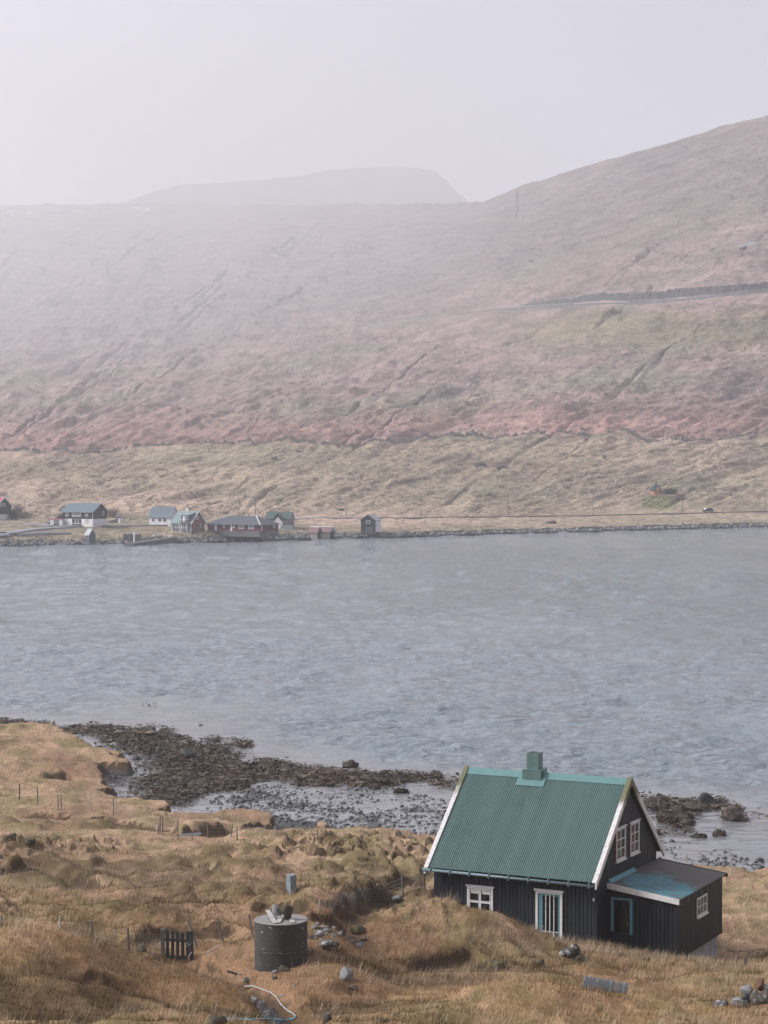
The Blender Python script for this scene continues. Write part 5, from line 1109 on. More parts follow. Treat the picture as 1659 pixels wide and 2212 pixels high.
# ================================================================== the village across the water
def kpx(Y): return FPX / Y
def fwin(parent, Mx, a, b, w, h, cols=2, rows=1, trim='f_trim', name='window'):
    """framed window: centre-bottom at (a, b) on a wall frame"""
    fr_ = MB(); f = .13
    fr_.box(a - w / 2, a - w / 2 + f, b, b + h, .0, .07, Mx); fr_.box(a + w / 2 - f, a + w / 2, b, b + h, .0, .07, Mx)
    fr_.box(a - w / 2 + f, a + w / 2 - f, b, b + f, .0, .07, Mx); fr_.box(a - w / 2 + f, a + w / 2 - f, b + h - f, b + h, .0, .07, Mx)
    for i in range(1, cols): x = a - w / 2 + w * i / cols; fr_.box(x - .05, x + .05, b + f, b + h - f, .02, .07, Mx)
    for j in range(1, rows): z = b + h * j / rows; fr_.box(a - w / 2 + f, a + w / 2 - f, z - .04, z + .04, .02, .065, Mx)
    o = fr_.build(name, M[trim], parent); MB().box(a - w / 2 + f * .5, a + w / 2 - f * .5, b + f * .5, b + h - f * .5, .01, .03, Mx).build('pane', M['f_pane'], o); return o
class FH:
    """gabled house: front wall y=0 facing the fjord, x to the right; ridge along x"""
    def __init__(s, name, label, uL, uR, uG, v, theta, eave, rise, wall, roof, cat='house', over=.35, base=None, gwall=None, W=None, hip=0, Yo=0, floor=-1.5):
        P = far(uL, v); k = kpx(P[1]); th = R(theta); s.th = th
        s.L = (uR - uL) / k / math.cos(th); s.W = W or (uG - uR) / k / math.sin(th); s.e = eave; s.r = rise
        s.o = empty(name, P, -th); tag(s.o, label, cat)
        L, Wd, e, r = s.L, s.W, eave, rise
        s.Mf = lambda a, b, c: (a, -c, b); s.Mg = lambda a, b, c: (L + c, a, b)
        if hip:
            MB().box(0, L, 0, Wd, floor, e).build('wall', M[wall], s.o)
        else:
            w = MB(); w.box(0, L, 0, Wd, floor, e - .001); w.build('wall', M[wall], s.o)
            MB().prism([(0, e), (Wd, e), (Wd / 2, e + r - .05)], lambda y, z: (.02, y, z), lambda y, z: (L - .02, y, z)).build('gable', M[gwall or wall], s.o)
        if base: MB().box(-.04, L + .04, -.04, Wd + .04, floor, base[1]).build('base_wall', M[base[0]], s.o)
        pt = r / (Wd / 2); z0 = e - over * pt
        if hip:
            h = hip; V = [(-over, -over, z0), (L + over, -over, z0), (L + over, Wd + over, z0), (-over, Wd + over, z0), (h, Wd / 2, e + r), (L - h, Wd / 2, e + r)]
            s.roof = MB().add(V, [(0, 1, 5, 4), (1, 2, 5), (2, 3, 4, 5), (3, 0, 4), (3, 2, 1, 0)]).build('roof', M[roof], s.o)
        else:
            rb = MB(); th_ = .16
            for sgn in (0, 1):
                f = (lambda y: y) if sgn == 0 else (lambda y: Wd - y)
                rb.prism([(f(-over), z0), (f(-over), z0 + th_), (f(Wd / 2), e + r + th_), (f(Wd / 2), e + r)], lambda y, z: (-over, y, z), lambda y, z: (L + over, y, z))
            s.roof = rb.build('roof', M[roof], s.o)
    def trim(s, which='f_trim'):
        L, Wd, e, r = s.L, s.W, s.e, s.r; pt = r / (Wd / 2)
        for sgn in (0, 1):
            f = (lambda y: y) if sgn == 0 else (lambda y: Wd - y)
            MB().prism([(f(-.4), e - .4 * pt - .05), (f(-.4), e - .4 * pt + .22), (f(Wd / 2), e + r + .25), (f(Wd / 2), e + r - .02)], lambda y, z: (L + .352, y, z), lambda y, z: (L + .43, y, z)).build('verge', M[which], s.o)

h = FH('house', 'red-roofed black house with white base at the left frame edge', -75, -2, 22.5, 1118, 27, 4.3, 2.6, 'f_black', 'f_redroof', base=('f_white', 1.75)); h.trim()
for y in (2.6, 4.2): fwin(h.o, h.Mg, y, 4.2, .9, 1.1, 2)
MB().box(h.L + .03, h.L + .1, .8, 1.9, -.3, 1.0).build('hatch', M['f_shutter'], h.o)
h = FH('house', 'two-storey house, black above a white ground floor, blue-grey roof', 135.8, 204.5, 229, 1134, 25, 4.1, 2.35, 'f_black', 'f_slate', base=('f_white', 1.95), over=.5)
for a in (1.5, 8.45): fwin(h.o, h.Mf, a, 2.75, 1.1, 1.15, 2, 2)
fwin(h.o, h.Mf, 4.85, 2.6, 2.7, 1.35, 4, 3)
for a in (3.32, 6.38): MB().box(a - .14, a + .14, 2.6, 3.95, 0, .08, h.Mf).build('shutter', M['f_shutter'], h.o)
for a in (1.6, 8.6): fwin(h.o, h.Mf, a, .75, .85, 1.0, 1, 1, 'f_grey')
pc = MB().box(3.3, 6.6, .0, 1.92, .045, .10, h.Mf).build('porch', M['f_grey'], h.o)
for a0, a1 in ((3.5, 4.5), (4.7, 5.4), (5.6, 6.5)):
    MB().box(a0, a1, .75, 1.75, .101, .12, h.Mf).build('pane', M['f_pane'], pc); MB().box(a0, a1, .15, .55, .101, .12, h.Mf).build('pane', M['f_pane'], pc)
for a in (4.6, 5.5): MB().box(a - .07, a + .07, .05, 1.8, .121, .15, h.Mf).build('frame', M['f_trim'], pc)
MB().box(3.4, 6.55, .58, .72, .121, .14, h.Mf).build('frame', M['f_trim'], pc)
fwin(h.o, h.Mg, h.W * .72, 2.9, .9, 1.25, 1); MB().box(h.L - .02, h.L + .08, -.08, .02, 1.95, 4.0).build('downpipe', M['f_trim'], h.o)
# turf-banked garage joined to its left
P = far(108, 1133.5); k = kpx(P[1]); ga = empty('garage', P, R(-12)); tag(ga, 'low white garage with dark door and red eaves under a turf bank', 'garage')
gL = 27.8 / k; MB().box(0, gL, 0, 5, -1, 1.75).build('wall', M['f_white'], ga); MB().box(-.1, gL - .1, -.12, 5.2, 1.76, 2.0).build('roof', M['f_redroof'], ga)
MB().box(1.2, 2.85, -.05, -.005, -.2, 1.5).build('door', M['f_grey'], ga); MB().box(1.25, 2.8, -.09, -.055, .85, .97).build('door_rail', M['f_trim'], ga)
tb = MB(); tb.hexa([(-2.6, 1.2, -1), (3.6, 1.2, -1), (3.6, 8, -1), (-2.5, 8, -1), (-2.2, 1.5, .0), (3.5, 1.5, 3.6), (3.6, 8, 4.4), (-1.2, 8, 1.6)])
tb = tb.build('turf_bank', M['rock_dark'], ga)
h = FH('house', 'white house with plain blue-grey roof beside the green-roofed one', 322, 371, 383.5, 1133.5, 17, 2.4, 2.95, 'f_white', 'f_slate', over=.22)
for a, w in ((1.35, .55), (3.55, .85), (5.2, .85)): fwin(h.o, h.Mf, a, 1.15, w, .9, 2, 2, 'f_grey')
fwin(h.o, h.Mg, h.W / 2, 3.1, .7, .9, 2)
h = FH('house', 'grey house with pale green roof, balcony dormer and red-brown gable', 371.7, 415.4, 440, 1146.5, 29, 2.5, 3.2, 'f_grey', 'f_green', gwall='f_brown'); h.trim()
MB().box(h.L - .01, h.L + .03, .04, h.W, -1, 2.5).build('end_wall', M['f_brown'], h.o)
fwin(h.o, h.Mf, 1.75, .85, 1.5, 1.25, 2); fwin(h.o, h.Mf, 4.25, .85, 1.5, 1.25, 2); fwin(h.o, h.Mg, h.W * .45, 3.4, 1.2, .95, 2); fwin(h.o, h.Mg, h.W * .72, .9, .9, 1.15, 1)
for a in (.06, 3.35, 5.35, h.L - .06): MB().box(a - .07, a + .07, -.2, 2.45, .0, .09, h.Mf).build('corner_board', M['f_trim'], h.o)
dm = MB(); dm.box(3.4, 6.2, -.25, 3.4, 2.62, 4.65); dm = dm.build('dormer', M['f_grey'], h.o)
MB().hexa([(3.2, -.4, 4.66), (6.4, -.4, 4.66), (6.4, 3.6, 5.5), (3.2, 3.6, 5.5), (3.2, -.4, 4.78), (6.4, -.4, 4.78), (6.4, 3.6, 5.62), (3.2, 3.6, 5.62)]).build('dormer_roof', M['f_green'], dm)
MB().box(4.1, 4.7, 2.65, 4.45, .26, .32, h.Mf).build('balcony_door', M['f_trim'], dm); MB().box(4.85, 5.55, 3.4, 4.4, .26, .31, h.Mf).build('window', M['f_trim'], dm); MB().box(4.95, 5.45, 3.5, 4.3, .311, .33, h.Mf).build('pane', M['f_pane'], dm)
bl_ = MB(); bl_.box(3.4, 6.1, 2.5, 2.6, .26, 1.2, h.Mf); bl_ = bl_.build('balcony', M['f_grey'], h.o)
for i in range(8): MB().box(3.45 + i * .36, 3.53 + i * .36, 2.6, 3.35, 1.1, 1.16, h.Mf).build('baluster', M['f_greywall'], bl_)
MB().box(3.4, 6.1, 3.35, 3.45, 1.08, 1.18, h.Mf).build('handrail', M['f_trim'], bl_)
for a in (3.5, 6.0): MB().box(a - .06, a + .06, -.3, 2.5, 1.02, 1.14, h.Mf).build('balcony_post', M['f_trim'], bl_)
MB().box(2.9, 3.35, h.W / 2 - .2, h.W / 2 + .2, 5.0, 6.7).build('chimney', M['f_white'], h.o)
h = FH('house', 'long low dark-red house with hipped grey roof', 448.3, 564.8, 601.3, 1147.5, 30, 2.4, 2.2, 'f_red', 'f_darkroof', hip=4.6, over=.9, base=('f_conc', .15))
Mf_, Mg_ = h.Mf, h.Mg
for a, b, w, hh_, c, r in ((1.3, 1.7, 1.1, .5, 2, 1), (5.8, 1.1, .9, 1.05, 2, 2), (12.1, .8, 2.0, 1.35, 4, 3), (15.6, .8, 2.0, 1.35, 4, 3)): fwin(h.o, Mf_, a, b, w, hh_, c, r)
for a, w in ((3.0, .75), (8.6, .6)): MB().box(a - w / 2, a + w / 2, .15, 2.1, 0, .09, Mf_).build('door', M['f_trim'], h.o)
MB().box(9.2, 9.8, 1.0, 1.7, 0, .1, Mf_).build('notice_box', M['f_trim'], h.o); fwin(h.o, Mg_, h.W * .78, .9, 1.2, 1.15, 2, 2); MB().box(.9, 1.3, .3, 2.1, 0, .08, Mg_).build('door', M['f_trim'], h.o)
MB().bar((h.L + .92, -.92, h.e - .30), (h.L - 4.6, h.W / 2, h.e + h.r + .1), .22, .12).build('hip_flashing', M['f_trim'], h.roof)
MB().tube([(h.L * .62, h.W / 2, 4.4), (h.L * .62, h.W / 2, 5.4)], .12, 6).build('vent_pipe', M['f_pole'], h.o)
h = FH('barn', 'green-roofed grey barn with white cross gable behind the red house', 573.5, 628, 634, 1139, 8, 2.6, 2.0, 'f_greywall', 'f_dgreen', cat='barn', W=6, over=.2)
xm = h.L * .52; cg = MB(); cg.prism([(xm - 1.5, 0), (xm + 1.35, 0), (xm + 1.35, 2.55), (xm - .07, 4.3), (xm - 1.5, 2.55)], lambda x, z: (x, -.9, z - 1), lambda x, z: (x, 3, z - .1)); cg.build('cross_gable', M['f_white'], h.o)
for s in (-1, 1): MB().prism([(xm - .07, 4.25), (xm - .07 + s * 1.75, 2.25), (xm - .07 + s * 1.75, 2.42), (xm - .07, 4.42)], lambda x, z: (x, -1.1, z - .1), lambda x, z: (x, 3, z - .05)).build('cross_roof', M['f_dgreen'], h.o)
P = far(606, 1143); k = kpx(P[1]); fe = empty('fence', P, R(-6)); tag(fe, 'faded teal board fence below the green-roofed barn', 'fence')
for i in range(14): x = i * 28 / k / 14; MB().box(x, x + 28 / k / 14 - .03, -.03, .03, -.3, 1.15 + .06 * math.sin(i * 2.1)).build('board', M['f_tealwall'], fe)
for i, (uL, uR, vv, lb) in enumerate(((667, 686, 1160, 'small boat shed with faded red roof, left of two'), (690, 713, 1160, 'small boat shed with faded red roof and pale green gable, right of two'))):
    h = FH('boat_shed', lb, uL, uR, uR + 9, vv, 35 if i else 50, 1.75, 1.35, 'f_greywall', 'f_pinkroof', cat='shed', over=.3); h.o['group'] = 'red-roofed boat sheds'
    MB().prism([(.05, 1.76), (h.W - .05, 1.76), (h.W / 2, 3.0)], lambda y, z: (h.L + .001, y, z), lambda y, z: (h.L + .06, y, z)).build('gable_board', M['f_tealwall' if i else 'f_pinkroof'], h.o)
    MB().box(.2, h.W - .3, -.5, 1.7, .0, .06, h.Mg).build('door', M['f_black'], h.o); MB().box(-.3, h.L + .3, h.W / 2 - .15, h.W / 2 + .15, 3.11, 3.3).build('ridge_strip', M['f_trim'], h.roof)
# black boathouse: gable end to the water
P = far(779.5, 1153.5); k = kpx(P[1]); th = R(12); bo = empty('boathouse', P, -th); tag(bo, 'tall black boathouse with white side wall and grey roof at the water', 'boathouse')
bw = 31.7 / k / math.cos(th); bd = 7.5
MB().prism([(0, -1.2), (bw, -1.2), (bw, 4.35), (bw / 2, 5.95), (0, 4.35)], lambda x, z: (x, 0, z), lambda x, z: (x, bd, z)).build('wall', M['f_black'], bo)
MB().box(bw + .002, bw + .05, .05, bd, .6, 4.3).build('side_wall', M['f_white'], bo)
for s in (0, 1):
    f = (lambda x: x) if s == 0 else (lambda x: bw - x)
    MB().prism([(f(-.3), 4.15), (f(-.3), 4.3), (f(bw / 2), 6.15), (f(bw / 2), 5.98)], lambda x, z: (x, -.2, z), lambda x, z: (x, bd + .2, z)).build('roof', M['f_metal' if s else 'f_darkroof'], bo)
fwin(bo, lambda a, b, c: (a, -c, b), bw * .5, 3.25, 1.35, .95, 1); MB().box(bw * .28, bw * .85, .0, 2.3, .0, .06, lambda a, b, c: (a, -c, b)).build('door', M['f_darkroof'], bo)
MB().bar((.3, -.12, .55), (bw - .2, -.12, .55), .1).build('rail', M['f_greywall'], bo)
for s in (.25, .75): MB().bar((bw * s, .5, -.9), (bw * s, -4.5, -2.0), .25, .2).build('slip_rail', M['f_conc'], bo)
MB().bar((bw + 1.0, 2, .3), (bw + 1.3, 5, 2.2), .18).build('side_stay', M['f_trim'], bo)
h = FH('shed', 'tiny white shed with one window right of the two-storey house', 247.6, 259.6, 262, 1127, 18, 1.35, .35, 'f_white', 'f_darkroof', cat='shed', W=2, over=.12); fwin(h.o, h.Mf, h.L * .45, .45, .6, .6, 1, 1, 'f_grey')
P = far(240, 1128); rw = MB().hexa([(-2, 0, -.6), (2.0, 0, -.6), (2.0, .5, -.6), (-2, .5, -.6), (-2, 0, -.1), (2.0, 0, 1.3), (2.0, .5, 1.3), (-2, .5, -.1)]).build('ramp_wall', M['f_stone']); rw.location = [float(c) for c in P]; tag(rw, 'sloping pale stone ramp wall left of the tiny white shed', 'wall')
h = FH('boat_hut', 'small dark hut with pale metal roof at the rocky waterline', 182.8, 194, 206.6, 1168.5, 48, 1.75, 1.6, 'f_grey', 'f_metal', cat='hut', over=.15)
# stone shed by the slip
P = far(266, 1167.5); k = kpx(P[1]); rs = empty('stone_shed', P, R(-4)); tag(rs, 'roofless rough stone shed beside the white mast', 'shed'); rr2 = np.random.default_rng(4)
def stones(parent, x0, x1, y, z0, z1, s, seed, thick=.4):
    b_ = MB(); r = random.Random(seed); z = z0
    while z < z1:
        hgt = s * r.uniform(.7, 1.1); x = x0
        while x < x1:
            w_ = s * r.uniform(.9, 2.0); j = r.uniform(0, .12); b_.hexa([(x + .02, y - j, z), (x + w_ - .02, y - j, z), (x + w_ - .02, y + thick, z), (x + .02, y + thick, z), (x + .05, y - j, z + hgt - .02), (x + w_ - .05, y - j, z + hgt - .03), (x + w_ - .05, y + thick, z + hgt), (x + .05, y + thick, z + hgt)]); x += w_
        z += hgt
    return b_
stones(rs, 0, 2.4, 0, -.8, 1.9, .3, 1).build('stone_wall', M['f_stone'], rs); stones(rs, 3.6, 4.9, 0, -.8, 1.7, .3, 2).build('stone_wall', M['f_stone'], rs); MB().box(0, 4.8, .5, 3, -.8, 1.75).build('turf_roof', M['rock_moss'], rs)
# slipway, mast, boats
p0 = at(278.6, 1180, 607.0); p1 = far(372, 1166)
d_ = Vector(p1 - p0); sl = MB(); nn = Vector((-d_.y, d_.x, 0)).normalized()
q0, q1 = Vector(p0), Vector(p1); sl.hexa([tuple(q0 - nn * 1.6 + Vector((0, 0, -2))), tuple(q1 - nn * 1.6 + Vector((0, 0, -2))), tuple(q1 + nn * 1.6 + Vector((0, 0, -2))), tuple(q0 + nn * 1.6 + Vector((0, 0, -2))),
                                         (q0.x - nn.x * 1.6, q0.y - nn.y * 1.6, .75), (q1.x - nn.x * 1.6, q1.y - nn.y * 1.6, 1.6), (q1.x + nn.x * 1.6, q1.y + nn.y * 1.6, 1.6), (q0.x + nn.x * 1.6, q0.y + nn.y * 1.6, .75)])
tag(sl.build('jetty', M['f_conc']), 'low dark concrete jetty slanting into the water', 'jetty')
P = at(290, 1172, 613.0); P[2] = .8; mo = MB().tube([(0, 0, -1.5), (0, 0, 2.9)], [.28, .22], 8); mo.box(-.5, .5, -.2, .2, 2.3, 2.6); mo = mo.build('mast', M['f_trim']); mo.location = [float(c) for c in P]; tag(mo, 'stout white marker mast at the root of the jetty', 'mast')
def boat(u, v, Ln, rz, label):
    P = far(u, v); n = 9; V = []
    for i in range(n):
        s = i / (n - 1) * 2 - 1; w_ = .75 * (1 - abs(s) ** 2.5) + .03; zk = .12 * s * s
        V += [(s * Ln / 2, -w_, .62 + zk * 2), (s * Ln / 2, -w_ * .65, .22 + zk), (s * Ln / 2, 0, .02 + zk), (s * Ln / 2, w_ * .65, .22 + zk), (s * Ln / 2, w_, .62 + zk * 2)]
    F = [(i * 5 + j, i * 5 + j + 1, (i + 1) * 5 + j + 1, (i + 1) * 5 + j) for i in range(n - 1) for j in range(4)]
    e = empty('rowing_boat', P, rz); tag(e, label, 'boat'); hl_ = MB().add(V, F).build('hull', M['f_white'], e)
    for s in (-.25, .2): MB().box(s * Ln - .12, s * Ln + .12, -.6, .6, .45, .5).build('thwart', M['f_greywall'], e)
boat(341, 1160.5, 2.9, R(8), 'white rowing boat drawn up left of the grey house'); boat(368.5, 1162, 1.2, R(20), 'very small white dinghy right of the rowing boat')
P = far(322, 1164); pk = MB(); [pk.bar((-.6, i * .25, .1), (.7, i * .25 + .1, .35), .16, .04) for i in range(4)]; pk = pk.build('driftwood_planks', M['grey_wood']); pk.location = [float(c) for c in P]; tag(pk, 'pale planks lying on the shore stones below the rowing boat', 'planks')
# timber cabin on the lawn
P = far(1417, 1070); k = kpx(P[1]); cb = empty('grill_cabin', P); tag(cb, 'small orange hexagonal timber cabin with steep green cone roof', 'cabin')
r = 2.25; n = 6; A6 = [(r * math.cos(2 * math.pi * i / n), r * math.sin(2 * math.pi * i / n)) for i in range(n)]
MB().prism(A6, lambda x, y: (x, y, -.4), lambda x, y: (x, y, 1.5)).build('wall', M['f_orange'], cb)
rc = [(2.75 * math.cos(2 * math.pi * i / n), 2.75 * math.sin(2 * math.pi * i / n), 1.25) for i in range(n)] + [(0, 0, 4.3)]
ro = MB().add(rc, [(i, (i + 1) % n, n) for i in range(n)] + [tuple(range(n))[::-1]]).build('roof', M['f_cone'], cb); MB().tube([(0, 0, 4.1), (0, 0, 4.9)], [.22, .3], 6).build('roof_cap', M['f_dgreen'], ro)
MB().prism([(-.1, 1.3), (1.3, 1.3), (.6, 2.75)], lambda x, z: (x, -2.5, z), lambda x, z: (x, -1.2, z)).build('porch_gable', M['f_orange'], cb); MB().box(.3, .9, -2.35, -2.05, -.2, 1.4).build('door', M['f_brown'], cb)
MB().box(-5.6, 5.4, -3.2, 2.6, -1.9, -.15).build('deck', M['f_deck'], cb)
gr2 = MB().box(-4.9, -2.9, -2.3, -1.5, .55, .95).build('grill_table', M['f_metal'], cb)
for a in (-4.7, -3.1): MB().box(a - .06, a + .06, -2.1, -1.7, -.15, .55).build('leg', M['f_pole'], gr2)
# cars
def car(P, rz, paint, label):
    e = empty('parked_car', P, rz); tag(e, label, 'car')
    pr = [(-2.05, .35), (2.05, .35), (2.1, .75), (1.95, .95), (1.5, 1.0), (.75, 1.5), (-.9, 1.52), (-1.75, 1.1), (-2.1, .85)]     # nose towards +x
    MB().prism(pr, lambda x, z: (x, -.82, z), lambda x, z: (x, .82, z)).build('body', M[paint], e)
    for s in (-1, 1):
        MB().prism([(1.35, 1.02), (.7, 1.43), (-.85, 1.45), (-1.5, 1.1)], lambda x, z: (x, s * .821, z), lambda x, z: (x, s * .835, z)).build('side_window', M['f_pane'], e)
        for x in (-1.3, 1.3):
            w_ = MB().tube([(x, s * .70, .32), (x, s * .86, .32)], .32, 14).build('wheel', M['tyre'], e); MB().tube([(x, s * .861, .32), (x, s * .875, .32)], .19, 10).build('rim', M['f_metal'], w_)
        MB().box(2.03, 2.12, s * .62 - .16, s * .62 + .16, .68, .84).build('headlight', M['f_lamp'], e)
    MB().hexa([(1.42, -.7, 1.05), (1.46, .7, 1.05), (1.46, .7, 1.05), (1.42, -.7, 1.06), (.80, -.65, 1.49), (.84, .65, 1.49), (.84, .65, 1.50), (.80, -.65, 1.50)]).build('windscreen', M['f_lamp'], e)
car(far(1529, 1107, .12), R(200), 'car_dark', 'dark green hatchback on the shore road below the cabin'); car(far(3, 1161, .1), R(-160), 'car_white', 'white car on the lane at the left frame edge')

# roads: strips laid on the hillside
def road(name, px, w, lift=.25):
    b_ = MB(); Q = []
    for (u0, v0), (u1, v1) in zip(px[:-1], px[1:]):
        for f in np.linspace(0, 1, 12, endpoint=False): Q.append(far(u0 + (u1 - u0) * f, v0 + (v1 - v0) * f))
    Q.append(far(*px[-1])); Q = np.array(Q); kz = np.ones(9) / 9; Qp = np.pad(Q[:, 2], 4, 'edge'); Q[:, 2] = np.convolve(Qp, kz, 'valid')
    V = []
    for i, p in enumerate(Q):
        d = Q[min(i + 1, len(Q) - 1)] - Q[max(i - 1, 0)]; nn = np.array([-d[1], d[0]]); nn /= np.linalg.norm(nn) + 1e-9
        V += [(p[0] - nn[0] * w / 2, p[1] - nn[1] * w / 2, p[2] + lift), (p[0] + nn[0] * w / 2, p[1] + nn[1] * w / 2, p[2] + lift), (p[0] + nn[0] * w / 2, p[1] + nn[1] * w / 2, p[2] - 2), (p[0] - nn[0] * w / 2, p[1] - nn[1] * w / 2, p[2] - 2)]
    F = []
    for i in range(len(Q) - 1): F += [(i * 4 + a, i * 4 + (a + 1) % 4, i * 4 + 4 + (a + 1) % 4, i * 4 + 4 + a) for a in range(4)]
    o = b_.add(V, F).build(name, M['f_conc' if name == 'hill_road' or px[0][0] == 800 else 'asphalt']); tag(o, kind='structure'); return Q
road('road', [(-60, 1126), (0, 1128), (60, 1131), (110, 1136.5), (160, 1136.5), (230, 1135.5), (300, 1134.5), (375, 1134)], 4.5)
road('lane', [(150, 1138), (110, 1141), (60, 1146), (20, 1152), (-40, 1160)], 5.0); road('lane', [(30, 1155), (90, 1152.5), (148, 1151.5)], 4.0)
road('shore_road', [(600, 1124), (640, 1119.5), (700, 1118.5), (790, 1118.5)], 5.0, .1)
road('shore_road', [(800, 1118.3), (900, 1117), (1050, 1115.5), (1200, 1113.5), (1350, 1111), (1500, 1107.5), (1700, 1103)], 3.6, .08)
HR = road('hill_road', [(760, 700), (900, 683), (1000, 674), (1115, 665), (1250, 659), (1400, 652), (1530, 641), (1659, 628), (1760, 618)], 5, .25)
# blasted rock face above the hill road
rr_ = np.random.default_rng(9); cu = np.linspace(1125, 1740, 240); cv = np.interp(cu, [1125, 1250, 1400, 1530, 1659, 1760], [662, 655.5, 648.5, 638, 625, 615]); hgt_ = np.interp(cu, [1125, 1180, 1300, 1450, 1600, 1740], [.5, 3, 5, 5.5, 4.8, 4]) * 1.1
B0 = far(cu, cv); rows = []
for j, f in enumerate(np.linspace(0, 1, 7)):
    p = B0.copy(); p[:, 1] += 2 + 1.2 * f + rr_.normal(0, .7, len(cu)); p[:, 2] += -1 + (hgt_ + 1.5) * f + rr_.normal(0, .35, len(cu)) * f; rows.append(p)
p = rows[-1].copy(); p[:, 1] += 9; p[:, 2] -= .5; rows.append(p)
CA = np.array(rows); idx = np.arange(CA.shape[0] * CA.shape[1]).reshape(CA.shape[:2]); q = np.stack([idx[:-1, :-1], idx[:-1, 1:], idx[1:, 1:], idx[1:, :-1]], -1).reshape(-1, 4)
tag(link('rock_cutting', np_mesh('rock_cutting', CA.reshape(-1, 3), q, smooth=False), M['cut_rock']), 'long dark blasted rock face above the hill road', 'cliff')
gd = MB()
for i in range(30, len(HR) - 1): gd.bar(HR[i] + np.array([0, -3.2, 1.25]), HR[i + 1] + np.array([0, -2.8, 1.0]), .1, .18)
tag(gd.build('guard_rail', M['f_metal']), 'pale guard rail along the hill road under the rock face', 'guard rail')
P = far(1119, 658); sh = empty('roadside_hut', P); tag(sh, 'tiny pale hut beside the hill road at the start of the rock face', 'hut'); MB().box(-1.7, 1.7, -1, 1, -.5, 1.9).build('wall', M['f_white'], sh); MB().box(-1.9, 1.9, -1.2, 1.2, 1.9, 2.15).build('roof', M['f_metal'], sh)
P = far(1342, 778); sk = empty('plank_stack', P); tag(sk, 'fanned pale planks bridging a gully on the red hillside', 'planks')
for i in range(7): MB().bar((-2.8 + i * .95, 1.6, .9), (-1.9 + i * .95, -1.4, .1), .45, .12).build('plank', M['f_metal'], sk)
MB().bar((-5, -1.2, .1), (1.5, -1.2, .3), .3).build('beam', M['f_pole'], sk)

# street lamps, power masts
LAMP = [(54, 1081, 1125, 'street lamp by the bare shrubs left of the two-storey house'), (405, 1085, 1132, 'street lamp rising behind the green-roofed grey house'), (552, 1073, 1122, 'street lamp rising behind the long red house'), (749, 1071, 1119, 'street lamp on the shore road left of the black boathouse'),
        (909, 1061, 1115, 'first street lamp right of the black boathouse'), (1097, 1064, 1113, 'second street lamp right of the black boathouse'), (1281, 1061, 1111, 'third street lamp right of the boathouse, left of the cabin'), (1474, 1057, 1107, 'street lamp directly right of the cabin lawn'), (1653, 1056, 1103, 'street lamp at the right frame edge')]
for u, v0, v1, lb in LAMP:
    P = far(u, v1 + .5); hh_ = (v1 + .5 - v0) / kpx(P[1]); e = empty('street_lamp', P); tag(e, lb, 'street lamp', 'street lamps along the far shore')
    MB().tube([(0, 0, -.5), (0, 0, hh_ - .4), (-.25, 0, hh_ - .05), (-1.1, -.1, hh_)], [.11, .08, .07, .06], 6).build('pole', M['f_pole'], e); MB().box(-1.7, -1.05, -.28, .08, hh_ - .09, hh_ + .12).build('lamp_head', M['f_lamp'], e)
PYL = [(1117, 408, 462, 'lattice power mast on the saddle skyline'), (567, 537, 566, 'lattice power mast in the haze mid-left'), (234, 575, 612, 'faint lattice power mast far left in the haze')]
for u, v0, v1, lb in PYL:
    P = far(u, v1); H_ = (v1 - v0) / kpx(P[1]); e = empty('power_mast', P); tag(e, lb, 'power mast', 'power masts on the hill'); w0 = H_ * .075
    b_ = MB(); lv = np.linspace(-.02, 1, 9)
    def cr(f, i): s = w0 * (1 - .8 * f); return np.array([(-s, s, s, -s)[i], (-s, -s, s, s)[i], H_ * f])
    for i in range(4):
        b_.bar(cr(lv[0], i), cr(1, i), H_ * .014)
        for j in range(8): b_.bar(cr(lv[j], i), cr(lv[j + 1], (i + 1) % 4), H_ * .008); b_.bar(cr(lv[j], (i + 1) % 4), cr(lv[j + 1], i), H_ * .008)
    b_.build('tower', M['f_pole'], e)
    for f in (.78, .90): MB().bar((-H_ * .10, 0, H_ * f), (H_ * .10, 0, H_ * f), H_ * .014).build('crossarm', M['f_pole'], e)

# dry-stone wall on the hillside
sw = MB(); r = random.Random(3); U = -60.0
while U < 1900:
    V_ = np.interp(U, [p[0] for p in WALL_PX], [p[1] for p in WALL_PX]); P = far(U, V_); s = r.uniform(.8, 1.5)
    for lev in range(r.choice((1, 2, 2, 3))):
        x, y, z = P[0] + r.uniform(-.5, .5), P[1] + r.uniform(-.6, .6), P[2] - .3 + lev * .7; hx_, hz_ = s * r.uniform(.5, .75), r.uniform(.40, .60)
        sw.hexa([(x - hx_, y - .45, z - hz_), (x + hx_, y - .45, z - hz_), (x + hx_, y + .45, z - hz_), (x - hx_, y + .45, z - hz_), (x - hx_ * .8, y - .35, z + hz_), (x + hx_ * .75, y - .38, z + hz_ * .9), (x + hx_ * .8, y + .3, z + hz_), (x - hx_ * .8, y + .3, z + hz_ * .9)])
    U += s * kpx(P[1]) * .95
tag(sw.build('dry_stone_wall', M['wall_stone']), 'long dark dry-stone wall winding across the hillside above the village', 'stone wall')
